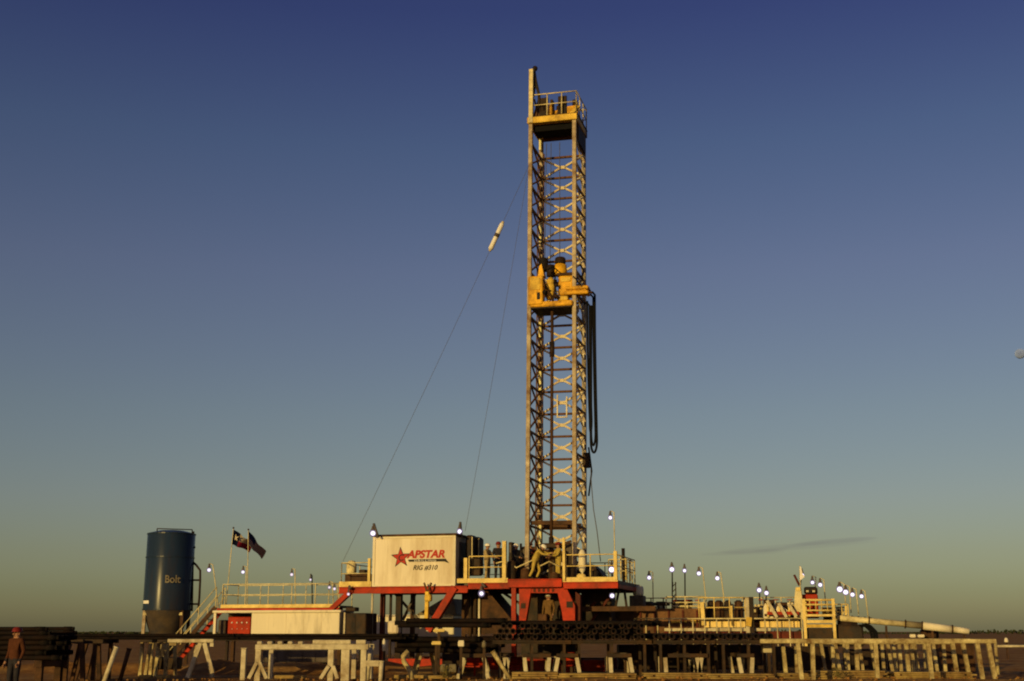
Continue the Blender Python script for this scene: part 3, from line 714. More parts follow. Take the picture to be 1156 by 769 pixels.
# ---- doghouse
dh_w = -2.15
dx0, dx1 = pp(422, 636, dh_w).x, pp(513, 630, dh_w).x
dz0 = FZ - .17; dz1 = pp(468, 605.5, dh_w).z
dh = thing('doghouse', 'cream sheet metal doghouse cabin with red star sign on its front', 'cabin', ((dx0 + dx1) / 2, dh_w + 1.1, dz0))
def dog():
    D = 2.2; y0 = dh_w; y1 = y0 + D
    mb = MB(); mb.box(dx0, dx1, y0, y1, dz0, dz1); mb.build('wall', 'cream_panel', dh)
    for x in (dx0, dx1): MB().box(x - .06, x + .06, y0 - .035, y0 + .09, dz0 + .004, dz1 + .004).build('corner_trim', 'white_panel', dh)
    mb = MB(); mb.box(dx0 - .04, dx1 + .04, y0 - .045, y0 - .004, dz1 - .09, dz1 + .01); mb.box(dx0 - .04, dx1 + .04, y0 - .045, y0 - .004, dz0 - .01, dz0 + .07); mb.build('edge_trim', 'white_panel', dh)
    mb = MB()
    for i in range(1, 6):
        x = dx0 + (dx1 - dx0) * i / 6; mb.box(x - .008, x + .008, y0 - .006, y0 + .002, dz0 + .08, dz1 - .1)
    mb.build('panel_seams', 'white_panel', dh)
    mb = MB(); mb.box(dx0 - .12, dx1 + .12, y0 - .12, y1 + .1, dz1 + .012, dz1 + .1, .02); mb.build('roof', 'brown_steel', dh)
    mb = MB(); mb.box(dx1 + .002, dx1 + .05, y0 + .7, y0 + 1.6, dz0 + .02, dz0 + 2.0); dr_ = mb.build('door', 'grey_machine', dh)
    MB().box(dx1 + .055, dx1 + .11, y0 + .8, y0 + .84, dz0 + .9, dz0 + 1.1).build('handle', 'black_steel', dr_)
    # sign
    ys = y0 - .012
    def star(cx, cz, r, k, squash, rot=0):
        o = []
        for i in range(10):
            a = PI / 2 + rot + i * PI / 5; q = r if i % 2 == 0 else r * k
            o.append((cx + q * math.cos(a) * squash, cz + q * math.sin(a)))
        return o
    s0 = pp(452.5, 629.5, y0)
    mb = MB(); mb.prism(star(s0.x, s0.z, .50, .42, 1.0, .06), ys + .004, ys + .012); mb.build('star_outline', 'logo_black', dh)
    mb = MB(); mb.prism(star(s0.x, s0.z, .40, .46, 1.0, .06), ys - .002, ys + .004); mb.build('star', 'logo_red', dh)
    a = pp(456, 630.0, y0)
    text_mesh('C', .40, 'logo_black', dh, s0.x - .14, ys - .006, s0.z - .14, .15, .003, 1.0, offset=.006)
    b = pp(502, 629, y0)
    t0 = text_mesh('APSTAR', .47, 'logo_red', dh, 0, ys - .004, a.z, .22, .004, 1.0, offset=.02)
    L = max(v.co.x for v in t0.data.vertices) - min(v.co.x for v in t0.data.vertices)
    mn = min(v.co.x for v in t0.data.vertices); k = (b.x - a.x - .1) / L
    off = (WM[dh].inverted() @ FRAME[0] @ Vector((a.x + .12, 0, 0))).x
    for v in t0.data.vertices: v.co.x = off + (v.co.x - mn) * k
    # outline under letters
    u = pp(503, 634.5, y0)
    mb = MB(); q = [(a.x + .2, u.z + .13), (b.x + .05, u.z + .15), (b.x + .22, u.z - .06), (b.x - .02, u.z + .02), (a.x + .25, u.z + .03)]
    mb.prism(q, ys + .003, ys + .01); mb.build('swoosh', 'logo_black', dh)
    text_mesh('DRILLING', .12, 'logo_white', dh, a.x + .5, ys - .004, u.z + .035, 0, .002, 1.7, .25)
    g = pp(466, 643.5, y0)
    text_mesh('RIG #310', .30, 'logo_black', dh, g.x, ys - .002, g.z, .3, .003, .98, offset=.004)
dog()
# console cabinets behind the doghouse
for (r, lab, w) in (((525, 604, 533.5, 649), 'dark driller console standing against the doghouse end', -1.2), ((534.5, 606, 541, 649), 'rounded dark panel beside the driller console', -.6)):
    t = thing('driller_console', lab, 'console', (pp(r[0] + 4, 650, w).x, w, FZ))
    mb = MB(); mb.pbox(r, w, .8, .09); mb.build('console_body', 'dark_machine', t)
    mb = MB(); mb.pbox((r[0] + 1.5, r[1] + 5, r[2] - 2, r[1] + 20), w - .015, .012); mb.build('console_face', 'black_steel', t)
    mb = MB(); mb.pbox((r[2] - 1.2, r[1] + 2, r[2] - .3, r[3]), w - .03, .025); mb.build('edge_strip', 'pale_rail', t)
mb = MB(); mb.pbox((524, 630, 542, 650), -1.75, .4, .04); tag(mb.build('tool_locker', 'dark_machine'), 'low dark locker behind the yellow rail beside the doghouse', 'locker')
# gear on the deck left of the doghouse
t = thing('deck_generator', 'low dark machine with a rounded yellow housing on the left deck', 'machine', (pp(402, 656, -1).x, -1, FZ - .17))
mb = MB(); mb.pbox((389, 648, 416, 657.5), -1.3, .9, .04); mb.build('machine_base', 'brown_steel', t)
mb = MB(); p = pp(396, 640, -1); mb.lathe((p.x, -.9, pp(396, 648, -1).z + .0), [(.2, 0), (.24, .1), (.24, .45), (.16, .6), (0, .64)], 14); mb.build('housing', 'pale_rail', t)
mb = MB(); mb.pbox((405, 643, 412, 648), -1.1, .5, .03); mb.build('motor', 'dark_machine', t)
# yellow forked post hanging under the doghouse
t = thing('hoist_arm', 'yellow hoist arm with forked top below the cabin sign', 'hoist', pp(482, 700, -2.5))
mb = MB(); mb.pbeam((481.5, 700), (482.5, 668), -2.5, .16); mb.build('arm', 'yellow_paint', t)
mb = MB(); mb.pbox((478.8, 671, 486, 679), -2.66, .3, .05); mb.build('gear_box', 'yellow_paint', t)
for a, b in (((482, 668), (478.8, 658)), ((483, 668), (487, 658))):
    mb = MB(); mb.pbeam(a, b, -2.5, .07); mb.build('fork', 'brown_steel', t)

# ---- left walkway
wkz = pp(320, 684, -1.4).z
wk = thing('walkway', 'long yellow railed walkway left of the doghouse', 'walkway', (pp(318, 684, -1.4).x, 0, 0))
def walkway():
    a, b = pp(249, 684, -1.5).x, pp(383, 684, -1.5).x
    MB().box(a, b, -1.4, .2, wkz - .1, wkz).build('deck', 'grey_machine', wk)
    MB().box(a, b, -1.5, -1.405, wkz - .09, wkz + .07).build('toe_board', 'rail_yellow', wk)
    MB().box(a - .2, b, -1.48, -1.38, wkz - .26, wkz - .105).build('edge_beam', 'red_paint', wk)
    mb = MB(); railing(mb, [(a + .05, -1.45, wkz), (b - .05, -1.45, wkz)], 1.02, 1.25, .024); mb.build('handrail', 'pale_rail', wk)
    mb = MB(); railing(mb, [(b - .05, .15, wkz), (a + .05, .15, wkz), (a + .05, -1.4, wkz)], 1.02, 1.25, .024); mb.build('handrail', 'pale_rail', wk)
    for x in (a + .3, (a + b) / 2, b - .3):
        MB().beam((x, -.6, 0), (x, -.6, wkz - .1), .16).build('support_post', 'brown_steel', wk)
    MB().pbox((262, 687, 275, 690.5), -1.0, .3).build('under_box', 'dark_red', wk)
walkway()
# stairs up to the walkway
st = thing('stairway', 'steep red stairs with pale yellow rails left of the trailer', 'stairs', (pp(228, 715, -1.2).x, -1.2, 0))
def stairs():
    w0 = -1.5
    A, B = pp(205, 722, w0), pp(243, 692, w0)
    A = Vector((A.x - .9, w0, 0)) ; B = Vector((B.x, w0, wkz - .05))
    for dy in (0, .9):
        MB().beam(A + Vector((0, dy, 0)), B + Vector((0, dy, 0)), .05, .2).build('stringer', 'brown_steel' if dy == 0 else 'red_paint', st)
        mb = MB(); U = Vector((0, dy, .95))
        mb.tube([A + U, B + U], .024, 6); mb.tube([A + U * 1 - Vector((0, 0, .45)), B + U - Vector((0, 0, .45))], .02, 6)
        for f in (0, .33, .66, 1):
            q = A.lerp(B, f) + Vector((0, dy, 0)); mb.tube([q, q + Vector((0, 0, .95))], .028, 6)
        mb.build('handrail', 'pale_rail', st)
    for i in range(11):
        q = A.lerp(B, (i + .5) / 11); MB().box(q.x - .13, q.x + .13, w0 + .03, w0 + .87, q.z + .06, q.z + .09).build('tread', 'red_paint' if i > 6 else 'brown_steel', st)
stairs()

# ---- trailer / tool house beneath the walkway
tr = thing('tool_trailer', 'long white trailer with open red bay under the yellow walkway', 'trailer', (pp(320, 716, -3).x, -2.4, 0))
def trailer():
    w = -3.0; D = 1.5
    xa, xb, xc, xd, xe = (pp(x, 705, w).x for x in (241, 283.5, 383, 387, 412))
    zt = pp(300, 689.5, w).z; zb = pp(300, 716.5, w).z
    MB().box(xb, xc, w, w + D, zb, zt - .1, .02).build('wall', 'white_panel', tr)
    mb = MB()
    for i in range(1, 5):
        x = xb + (xc - xb) * i / 5; mb.box(x - .01, x + .01, w - .008, w + .001, zb + .05, zt - .15)
    mb.build('panel_seams', 'cream_panel', tr)
    MB().box(xa - .05, xc + .08, w - .08, w + D + .05, zt - .095, zt + .02, .02).build('roof', 'white_panel', tr)
    MB().box(xa, xa + .12, w - .02, w + .1, zb - .3, zt - .1).build('corner_post', 'white_panel', tr)
    MB().box(xa + .01, xb - .01, w + D - .1, w + D, zb, zt - .1).build('bay_back', 'dark_machine', tr)
    r = MB().pbox((257, 696.5, 282.5, 716.5), w + .3, .5, .03).build('red_locker', 'red_paint', tr)
    mb = MB()
    for i in range(4):
        for yy in (703, 710):
            x = 262 + i * 5.6; mb.ball(pp(x, yy, w + .28), .04 if yy < 705 else .02, 8, 6)
    mb.build('locker_knobs', 'logo_white', tr)
    MB().pbox((246, 700, 254, 716), w + .5, .4, .05).build('grey_cylinder', 'grey_machine', tr)
    MB().box(xa - .1, xe, w - .02, w + D, zb - .28, zb - .02).build('chassis', 'black_steel', tr)
    MB().box(xd, xe, w + .1, w + D, zb, zt - .12, .04).build('dark_end', 'dark_machine', tr)
    MB().box(xd + .02, xd + .1, w + .02, w + .095, zb, zt - .1).build('end_trim', 'rack_white', tr)
    MB().pbox((397, 694, 401, 714), w + .075, .02).build('end_door', 'black_steel', tr)
    MB().pbox((390, 685.5, 401, 690.2), w + .4, .5, .03).build('roof_box', 'dark_machine', tr)
    for x in (xa + .6, xb + 1, xc - .8, xe - .3):
        MB().tube([(x - .1, w + .2, .3), (x + .12, w + .2, .3)], .1, 8).build('axle', 'black_steel', tr)
        MB().beam((x, w + .3, 0), (x, w + .3, zb - .28), .12).build('jack', 'black_steel', tr)
trailer()

# pale van body / tarp seen beyond under the doghouse
t = thing('pump_house', 'low pale shed seen through the legs beneath the doghouse', 'shed', (pp(455, 706, 5).x, 6, 0))
mb = MB(); mb.pbox((396, 694, 512, 740), 5, 2.2, .05); mb.build('wall', 'white_panel', t)
mb = MB(); q = [pp(px, py, 4.9) for px, py in ((470, 694), (500, 676), (512, 676), (515, 694))]; mb.prism([(v.x, v.z) for v in q], 4.9, 6.5); mb.build('roof', 'tarp', t)
t = tag(MB().pbox((437, 701, 449, 716), -2.6, .5, .08).build('canvas_sack', 'cream_panel'), 'pale bulging sack slumped on the dark pipes under the doghouse', 'sack')

# ---- mud tanks on the right
md_w = 4.0
def mud_tanks():
    w = md_w
    def slab(m, r, d, nm, par, c=.02, ww=None): return MB().pbox(r, w if ww is None else ww, d, c).build(nm, m, par)
    t1 = thing('mud_tank', 'long rust brown mud tank nearest the drill floor', 'mud tank', (pp(750, 715, w).x, w, 0))
    slab('tank_brown', (690, 687, 797, 716), 2.4, 'tank_shell', t1)
    MB().box(pp(716, 700, w).x, pp(797, 700, w).x, w + .05, w + 2.3, 0.0, pp(760, 716.2, w).z - .01).build('tank_base', 'dark_machine', t1)
    for i in range(5): slab('dark_red', (722 + i * 16, 689, 724 + i * 16, 715), .08, 'rib', t1, 0, w - .085)
    slab('yellow_paint', (758, 701, 775, 703.2), .05, 'sight_strip', t1, 0, w - .055); slab('yellow_paint', (780, 700, 789, 703.2), .05, 'sight_strip', t1, 0, w - .055)
    z = pp(775, 687, w).z
    mb = MB(); railing(mb, [(pp(752, 687, w).x, w + .1, z), (pp(795, 687, w).x, w + .1, z)], .55, 1.0, .03, True); mb.build('handrail', 'pale_rail', t1)
    mb = MB(); railing(mb, [(pp(728, 687, w + 2).x, w + 2.2, z), (pp(797, 687, w + 2).x, w + 2.2, z)], .55, 1.3, .025, True); mb.build('handrail', 'pale_rail', t1)
    t2 = thing('mud_tank', 'yellow mud tank with bright lit side panel and cluttered top', 'mud tank', (pp(850, 715, w).x, w, 0))
    zb = pp(860, 709, w - .3).z
    MB().pbox((795, 700.5, 842, 708.5), w - .3, 2.6, .02).build('side_panel', 'panel_yellow', t2)
    MB().pbox((858, 700.5, 903, 708.5), w - .3, 2.6, .02).build('side_panel', 'panel_yellow', t2)
    MB().pbox((842.3, 700.5, 857.7, 716), w + .1, 2.2, .02).build('side_panel', 'tank_brown', t2)
    MB().pbox((795, 698.2, 903, 700.3), w - .4, 2.7).build('top_flange', 'brown_steel', t2)
    MB().pbox((750, 709.2, 870, 712.5), w - .7, .25).build('lower_pipe_rail', 'rack_white', t2)
    MB().pbox((750, 712.7, 905, 721), w - .5, 2.6).build('skid', 'dark_red', t2)
    for i in range(6):
        x = 800 + i * 7.5
        if x < 842: MB().pbox((x, 701, x + 1, 708.3), w - .34, .035).build('rib', 'rail_yellow', t2)
    for i in range(6):
        x = 862 + i * 7.5; MB().pbox((x, 701, x + 1, 708.3), w - .34, .035).build('rib', 'rail_yellow', t2)
    z = pp(830, 698, w).z
    mb = MB(); railing(mb, [(pp(790, 698, w).x, w - .2, z), (pp(842, 698, w).x, w - .2, z)], .95, .75, .028); mb.build('handrail', 'rail_yellow', t2)
    mb = MB(); railing(mb, [(pp(790, 698, w).x, w + 2.2, z), (pp(903, 698, w).x, w + 2.2, z)], 1.0, .9, .028); mb.build('handrail', 'pale_rail', t2)
    MB().pbeam((792.5, 680), (794.5, 706), w - .35, .18).build('corner_post', 'rail_yellow', t2)
    MB().pbeam((825.5, 684), (826.5, 706), w - .45, .1).build('corner_post', 'rail_yellow', t2)
    # clutter on tank top: agitator motors
    for (px, py, r_, m) in ((803, 693, .22, 'dark_machine'), (812, 692, .26, 'brown_steel'), (822, 693, .2, 'dark_machine'), (834, 691, .24, 'brown_steel')):
        p = pp(px, py, w + .8); mo = MB(); mo.lathe((p.x, w + .8, z), [(r_, 0), (r_, .35), (r_ * .8, .42), (r_ * .8, .75), (r_ * .4, .85), (0, .85)], 12)
        tag(mo.build('agitator', m), 'stubby agitator motors in a row behind the yellow tank rail', 'motor', 'agitator motors on the yellow mud tank')
    # shale shakers
    for i, (r, m) in enumerate((((862, 682, 874, 698), 'white_panel'), ((876, 685, 889, 698), 'white_panel'))):
        s = thing('shale_shaker', ('white slanted shale shaker beside the dark tall post', 'second white shaker box nearer the yellow stair cage')[i], 'shaker', (pp((r[0] + r[2]) / 2, 698, w).x, w + .3, z))
        q = [pp(px, py, w) for px, py in ((r[0], r[3]), (r[0], r[1] + 3), (r[0] + 3, r[1] - 4), (r[2], r[1] + 4), (r[2], r[3]))]
        mb = MB(); mb.prism([(v.x, v.z) for v in q], w, w + 1.0); mb.build('shaker_box', m, s)
        mb = MB(); mb.pbeam((r[0] + 2, r[1] - 3), (r[2] - 1, r[1] + 8), w - .06, .1); mb.build('basket_rail', 'dark_machine', s)
        mb = MB(); p = pp((r[0] + r[2]) / 2, r[1], w + .4); mb.tube([(p.x - .25, w + .5, p.z + .05), (p.x + .25, w + .5, p.z + .05)], .16, 10); mb.build('vibrator', 'brown_steel', s)
        mb = MB(); mb.pbox((r[0] + 1, r[3] - 5, r[2] - 1, r[3] - 2), w - .04, .035); mb.build('discharge_lip', 'brown_steel', s)
    MB_ = MB(); MB_.pbox((866, 690.5, 902, 694), w - .2, .15); MB_.build('catwalk_edge', 'red_paint', t2)
    MB_ = MB(); MB_.pbox((873, 694.3, 890, 697.8), w - .18, .15); MB_.build('tank_hatch', 'dark_red', t2)
    # tall post
    tp = thing('stand_post', 'tall square post, pale with its shaded side drawn black, between the yellow tank panels', 'post', (pp(846, 708, w - .9).x, w - .9, 0))
    MB().beam((pp(844, 700, w - .9).x, w - .9, 0), (pp(844, 690, w - .9).x, w - .9, pp(844, 675, w - .9).z), .18).build('post', 'rack_white', tp)
    MB().beam((pp(848.5, 700, w - .9).x, w - .9, 0), (pp(848.5, 690, w - .9).x, w - .9, pp(848, 674, w - .9).z), .2).build('shade_side', 'black_steel', tp)  # black bar standing in for the unlit side of the post
    MB().pbeam((845, 707), (846, 697), w - 1.05, .26).build('foot_bracket', 'yellow_paint', tp)
    MB().pbox((839, 674.5, 850, 677), w - .95, .25).build('cap', 'dark_machine', tp)
    # yellow stair cage
    cg = thing('stair_cage', 'tall yellow railed stair landing below the red topped machine', 'stairs', (pp(925, 715, w - .8).x, w, 0))
    ww = w - .8
    xa, xb = pp(908, 690, ww).x, pp(941, 690, ww).x; z0 = pp(925, 708, ww).z; z1 = pp(925, 676, ww).z
    for x in (xa, xb):
        for y in (ww, ww + 1.4): MB().beam((x, y, 0), (x, y, z1), .13).build('corner_post', 'rail_yellow', cg)
    mb = MB()
    for py in (677, 682.5, 689): 
        zz = pp(925, py, ww).z
        for y in (ww, ww + 1.4): mb.tube([(xa, y, zz), (xb, y, zz)], .035, 6)
        for x in (xa, xb): mb.tube([(x, ww, zz), (x, ww + 1.4, zz)], .035, 6)
    for i in range(1, 5):
        x = xa + (xb - xa) * i / 5; mb.tube([(x, ww, pp(925, 689, ww).z), (x, ww, z1)], .022, 6)
    mb.build('cage_rail', 'rail_yellow', cg)
    MB().pbox((908.5, 693.5, 940.5, 696), ww - .08, 1.5).build('landing_edge', 'rail_yellow', cg)
    MB().pbox((909.2, 700, 940, 703.5), ww - .03, .2).build('kick_plate', 'rail_yellow', cg)
    MB().pbox((909.2, 705, 940, 708.5), ww - .03, .2).build('kick_plate', 'yellow_paint', cg)
    MB().pbox((909, 709, 940, 730), ww + .2, 1.2).build('base_box', 'dark_machine', cg)
    # red topped machine
    ge = thing('degasser', 'dark boxy machine with red base standing above the yellow cage', 'machine', (pp(915, 676, w + .5).x, w + .5, z))
    MB().pbox((905, 671, 923.5, 698), w + .7, .9, .03).build('base', 'red_paint', ge)
    MB().pbox((907.5, 662.5, 922.5, 670.8), w + .7, .9, .06).build('hood', 'black_steel', ge)
    mb = MB()
    for x in (911.5, 918.5): mb.pbox((x - 1.4, 666.5, x + 1.4, 668.5), w + .685, .01)
    mb.build('gauge', 'rack_white', ge)
    hp = thing('white_hopper', 'tall pale yellow hopper column left of the red based machine', 'hopper', (pp(901, 698, w).x, w, z))
    mb = MB(); q = [pp(px, py, w + .1) for px, py in ((896.5, 700), (896.8, 676), (898, 664), (904, 663), (905.5, 676), (907.5, 700))]; mb.prism([(v.x, v.z) for v in q], w + .1, w + .7); mb.build('column', 'pale_rail', hp)
    mb = MB(); mb.pbox((898.5, 663, 903.5, 667), w + .04, .055); mb.build('chute', 'rail_yellow', hp)
    # small railing + flow line
    mb = MB(); railing(mb, [(pp(943, 695, w).x, w + .2, z - .1), (pp(958, 695, w).x, w + .2, z - .1)], .72, .3, .03); mb.beam(pp(955, 698, w + .2), pp(955, 684, w + .2), .1)
    tag(mb.build('side_rail', 'rail_yellow'), 'short yellow rail right of the stair cage above the pipe', 'railing')
    fl = thing('flow_pipe', 'long sloping flow pipe reaching out to the right', 'pipe', (pp(1020, 705, w).x, w, 0))
    def seg(a, b, r, m, nm='pipe_section'):
        mb = MB(); mb.ptube([a, b], w, r, 12); return mb.build(nm, m, fl)
    seg((941, 697.2), (1021.5, 704.6), .135, 'pale_rail'); seg((1022, 704.6), (1041, 706.4), .15, 'tarp'); seg((1041.5, 706.5), (1074.5, 710.6), .17, 'white_panel'); seg((1076, 710.4), (1094, 713.0), .14, 'white_panel')
    for x, y in ((981, 701), (1022, 704.6), (1041, 706.4), (1075, 710.5)):
        d = pp(x + 2, y + .2, w) - pp(x, y, w); c = pp(x, y, w); mb = MB(); mb.tube([c - d * .35, c + d * .35], .2, 12); mb.build('flange', 'brown_steel', fl)
    for x, y in ((965, 699.5), (1000, 702.8), (1052, 708.5), (1088, 712.5)):
        c = pp(x, y, w); mb = MB(); mb.beam((c.x, w, 0), (c.x, w, c.z - .15), .1); mb.build('stanchion', 'brown_steel', fl)
    for i in range(6):
        c = pp(948 + i * 7, 695.5 + i * .65, w); mb = MB(); mb.ball(c + Vector((0, 0, .0)), .07, 8, 6); mb.build('pipe_fitting', 'dark_machine', fl)
    t3 = thing('mud_pump', 'black mud pump with curved hoses below the flow pipe', 'pump', (pp(965, 720, w - 1).x, w - 1, 0))
    MB().pbox((941, 705, 975, 730), w - .5, 1.6, .08).build('pump_body', 'dark_machine', t3)
    p = pp(958, 706, w); mb = MB(); mb.tube([(p.x - .5, w + .2, p.z), (p.x + .4, w + .2, p.z)], .3, 14); mb.build('pump_cylinder', 'black_steel', t3)
    for i in range(3):
        mb = MB(); mb.ptube([(970 + i * 3, 706 - i), (977 + i * 3, 707), (983 + i * 3, 713), (985 + i * 3, 724), (985 + i * 3, 735)], w - .8 - i * .1, .055, 8); mb.build('hose', 'rubber', t3)
    # things further along the ground
    mb = MB(); mb.pbox((1040, 709.5, 1060, 722), w + 1, 1.2, .1); tag(mb.build('rusty_tank', 'brown_steel'), 'low rusty orange tank under the white end of the flow pipe', 'tank')
    mb = MB(); mb.pbox((1027, 716, 1034, 720), w + .3, .5, .04); mb.pbox((1036, 716.3, 1044, 720), w + .3, .5, .04); tag(mb.build('chemical_drums', 'white_panel'), 'pair of small white pails standing near the flow pipe', 'pails')
mud_tanks()
def right_fill():
    w = md_w; z = pp(830, 698, w).z
    for (r, ww, d, lab, m, pm) in (((800, 681, 811, 698), 2.0, .8, 'cream electric box behind the left agitator motors', 'cream_panel', 'grey_machine'),
                          ((815, 684, 827, 698), 2.3, .8, 'pale yellow pump skid behind the right agitator motors', 'pale_rail', 'brown_steel'),
                          ((829, 680, 838, 698), 1.9, .7, 'tall cream cabinet left of the tall square post', 'cream_panel', 'dark_machine'),
                          ((851, 686, 860, 698), 1.4, .7, 'pale yellow box tucked right of the tall square post', 'rail_yellow', 'brown_steel'),
                          ((889, 680, 896, 698), 1.6, .6, 'narrow cream cabinet left of the pale hopper column', 'cream_panel', 'grey_machine'),
                          ((944, 686, 953, 698), 1.2, .6, 'pale box behind the short yellow rail at the pipe start', 'pale_rail', 'dark_machine'),
                          ((762, 678, 772, 687), 2.4, .7, 'cream box on the far edge of the brown mud tank', 'cream_panel', 'grey_machine'),
                          ((741, 680, 749, 687), 2.2, .7, 'small pale box on the brown mud tank right of the dark motor', 'pale_rail', 'dark_machine')):
        t = thing('equipment_box', lab, 'box', (pp((r[0] + r[2]) / 2, 690, w).x, w + ww, z))
        MB().pbox(r, w + ww, d, .03).build('box_body', m, t)
        MB().pbox((r[0] + 1.5, r[1] + 2, (r[0] + r[2]) / 2 - .4, r[1] + 7), w + ww - .02, .018).build('door', pm, t)
        MB().pbox((r[0] - .5, r[1] - .9, r[2] + .5, r[1] - .1), w + ww - .05, d + .1).build('lid', 'brown_steel', t)
    for k, (a, b, lab) in enumerate((((866, 678), (877, 697), 'left slanting white chute over the shakers'), ((879, 681), (888, 697), 'middle slanting white chute over the shakers'), ((890, 682), (899, 696), 'right slanting white chute beside the hopper column'))):
        t = thing('chute', lab, 'chute', pp(b[0], b[1], w - .4)); MB().pbeam(a, b, w - .35, .1, h=.14).build('trough', 'rack_white', t); MB().pbeam((a[0] + .5, a[1] + 1), (a[0] + 1, b[1]), w - .1, .08).build('strut', 'rail_yellow', t)
    t = thing('deck_rail', 'long pale railing running in front of both mud tanks', 'railing', (pp(800, 716, w - .9).x, w - .9, 0))
    xa, xb = pp(716, 700, w - .95).x, pp(905, 700, w - .95).x; zt_ = pp(800, 698.5, w - .95).z
    n = 14; mb = MB(); mb.tube([(xa, w - .95, zt_), (xb, w - .95, zt_)], .035, 6); mb.build('top_rail', 'pale_rail', t)
    for i in range(n + 1):
        x = xa + (xb - xa) * i / n; MB().tube([(x, w - .95, 0), (x, w - .95, zt_ - .036)], .03, 6).build('post', 'pale_rail', t)
right_fill()
def clutter():
    w = md_w; z = pp(830, 698, w).z
    def man(label, px0, px1, py, ww, m, r=.07, wheels=3):
        a, b = pp(px0, py, ww), pp(px1, py, ww)
        t = thing('pipe_manifold', label, 'pipes', ((a.x + b.x) / 2, ww, z))
        mb = MB(); mb.tube([a, b], r, 8); mb.build('header_pipe', m, t)
        for i in range(wheels):
            q = a.lerp(b, (i + .5) / wheels); mb = MB(); mb.tube([Vector((q.x, ww, z - .15)), q], r * .7, 8); mb.tube([q, q + Vector((0, 0, .28))], r * .35, 6); mb.build('riser', m, t)
            mb = MB(); n = 14; pts = [q + Vector((.13 * math.cos(2 * PI * k / n), .13 * math.sin(2 * PI * k / n), .28)) for k in range(n + 1)]; mb.tube(pts, .022, 6, False)
            mb.tube([q + Vector((-.13, 0, .28)), q + Vector((.13, 0, .28))], .015, 5); mb.build('hand_wheel', 'red_paint', t)
    man('pale pipe manifold with hand wheels behind the white shakers', 852, 900, 684, w + 1.5, 'pale_rail')
    man('yellow pipe manifold running behind the agitator motors', 797, 842, 689, w + 1.7, 'rail_yellow', .06, 4)
    man('dark pipe run above the brown tank near the grey box', 728, 756, 682, w + .5, 'dark_machine', .08, 2)
    man('pale pipe run along the brown tank under its railing', 758, 794, 684.5, w + .6, 'pale_rail', .05, 3)
    for (px, py, lab, m) in ((776, 681, 'small dark motor on the brown mud tank under the railing', 'dark_machine'), (765, 681.5, 'small rusty gearbox on the brown mud tank left of the motor', 'brown_steel'), (852, 690, 'dark pump head right beside the tall post', 'dark_machine'), (893, 690, 'rusty motor between shaker and pale hopper', 'brown_steel'), (934, 690, 'rusty motor seen through the yellow stair cage', 'brown_steel')):
        q = pp(px, py, w + .9); t = thing('pump_motor', lab, 'motor', q)
        mb = MB(); mb.tube([q + Vector((-.24, 0, 0)), q + Vector((.24, 0, 0))], .17, 12); mb.build('motor_body', m, t)
        mb = MB(); mb.box(q.x - .2, q.x + .2, w + .78, w + 1.02, z - .12, q.z - .15); mb.build('motor_foot', 'dark_machine', t)
        mb = MB(); mb.box(q.x - .07, q.x + .07, w + .72, w + .76, q.z - .05, q.z + .08); mb.build('terminal_box', 'pale_rail', t)
    for (px0, px1, py, lab) in ((860, 868, 735, 'short pale tube leaning under the rack end, left of two'), (868, 874, 733, 'short pale tube leaning under the rack end, right of two')):
        pass
    # curved suction hoses hanging below the brown tank
    for i, px in enumerate((732, 742, 768)):
        mb = MB(); mb.ptube([(px, 712), (px + 3, 722), (px + 9, 728), (px + 14, 724)], w - .9, .07, 8)
        tag(mb.build('suction_hose', 'rubber'), ('black suction hose sagging below the brown tank, left of three', 'black suction hose sagging below the brown tank, middle of three', 'black suction hose sagging below the brown tank, right of three')[i], 'hose')
clutter()
# barrel on grey box, right of the floor
t = thing('water_tote', 'pale yellow round drum on top of the grey box', 'drum', pp(719, 672, 2.5))
mb = MB(); p = pp(719, 672, 2.5); mb.lathe((p.x, 2.9, p.z), [(0, 0), (.24, 0), (.26, .1), (.26, .32), (.22, .42), (.1, .45), (0, .45)], 16); mb.build('drum_body', 'white_panel', t)
mb = MB(); mb.lathe((p.x, 2.9, p.z + .45), [(.07, 0), (.07, .05), (0, .06)], 10); mb.build('lid', 'pale_rail', t)
mb = MB(); mb.pbox((710.5, 672.3, 726, 687), 2.5, .9, .03); g = tag(mb.build('grey_box', 'grey_machine'), 'plain grey metal box on the rust brown mud tank', 'box')
mb = MB(); mb.pbox((727, 679, 736, 687), 3.6, .8, .08); tag(mb.build('dark_motor', 'dark_machine'), 'dark lumpy motor beside the grey box', 'motor')

# ---- guy lines and the white cylinder riding on one
p_top = pp(597.5, 186, -1.2)
def cable_curve(ends, sag, n=24):
    a, b = Vector(ends[0]), Vector(ends[1])
    return [a.lerp(b, i / n) + Vector((0, 0, -sag * 4 * (i / n) * (1 - i / n))) for i in range(n + 1)]
a1 = pp(387, 634, -2.0)
L1 = cable_curve((p_top, a1), .15, 60)
tag(MB().tube(L1, .0095, 5).build('guy_line', 'cable'), 'thin dark line from crown to doghouse left lamp, carrying the white cylinder', 'cable', 'guy lines')
a2 = pp(525, 600, -1.5)
tag(MB().tube(cable_curve((p_top + Vector((0, .1, .25)), a2), .25), .0085, 5).build('guy_line', 'cable'), 'thin dark line from the crown to the doghouse right corner', 'cable', 'guy lines')
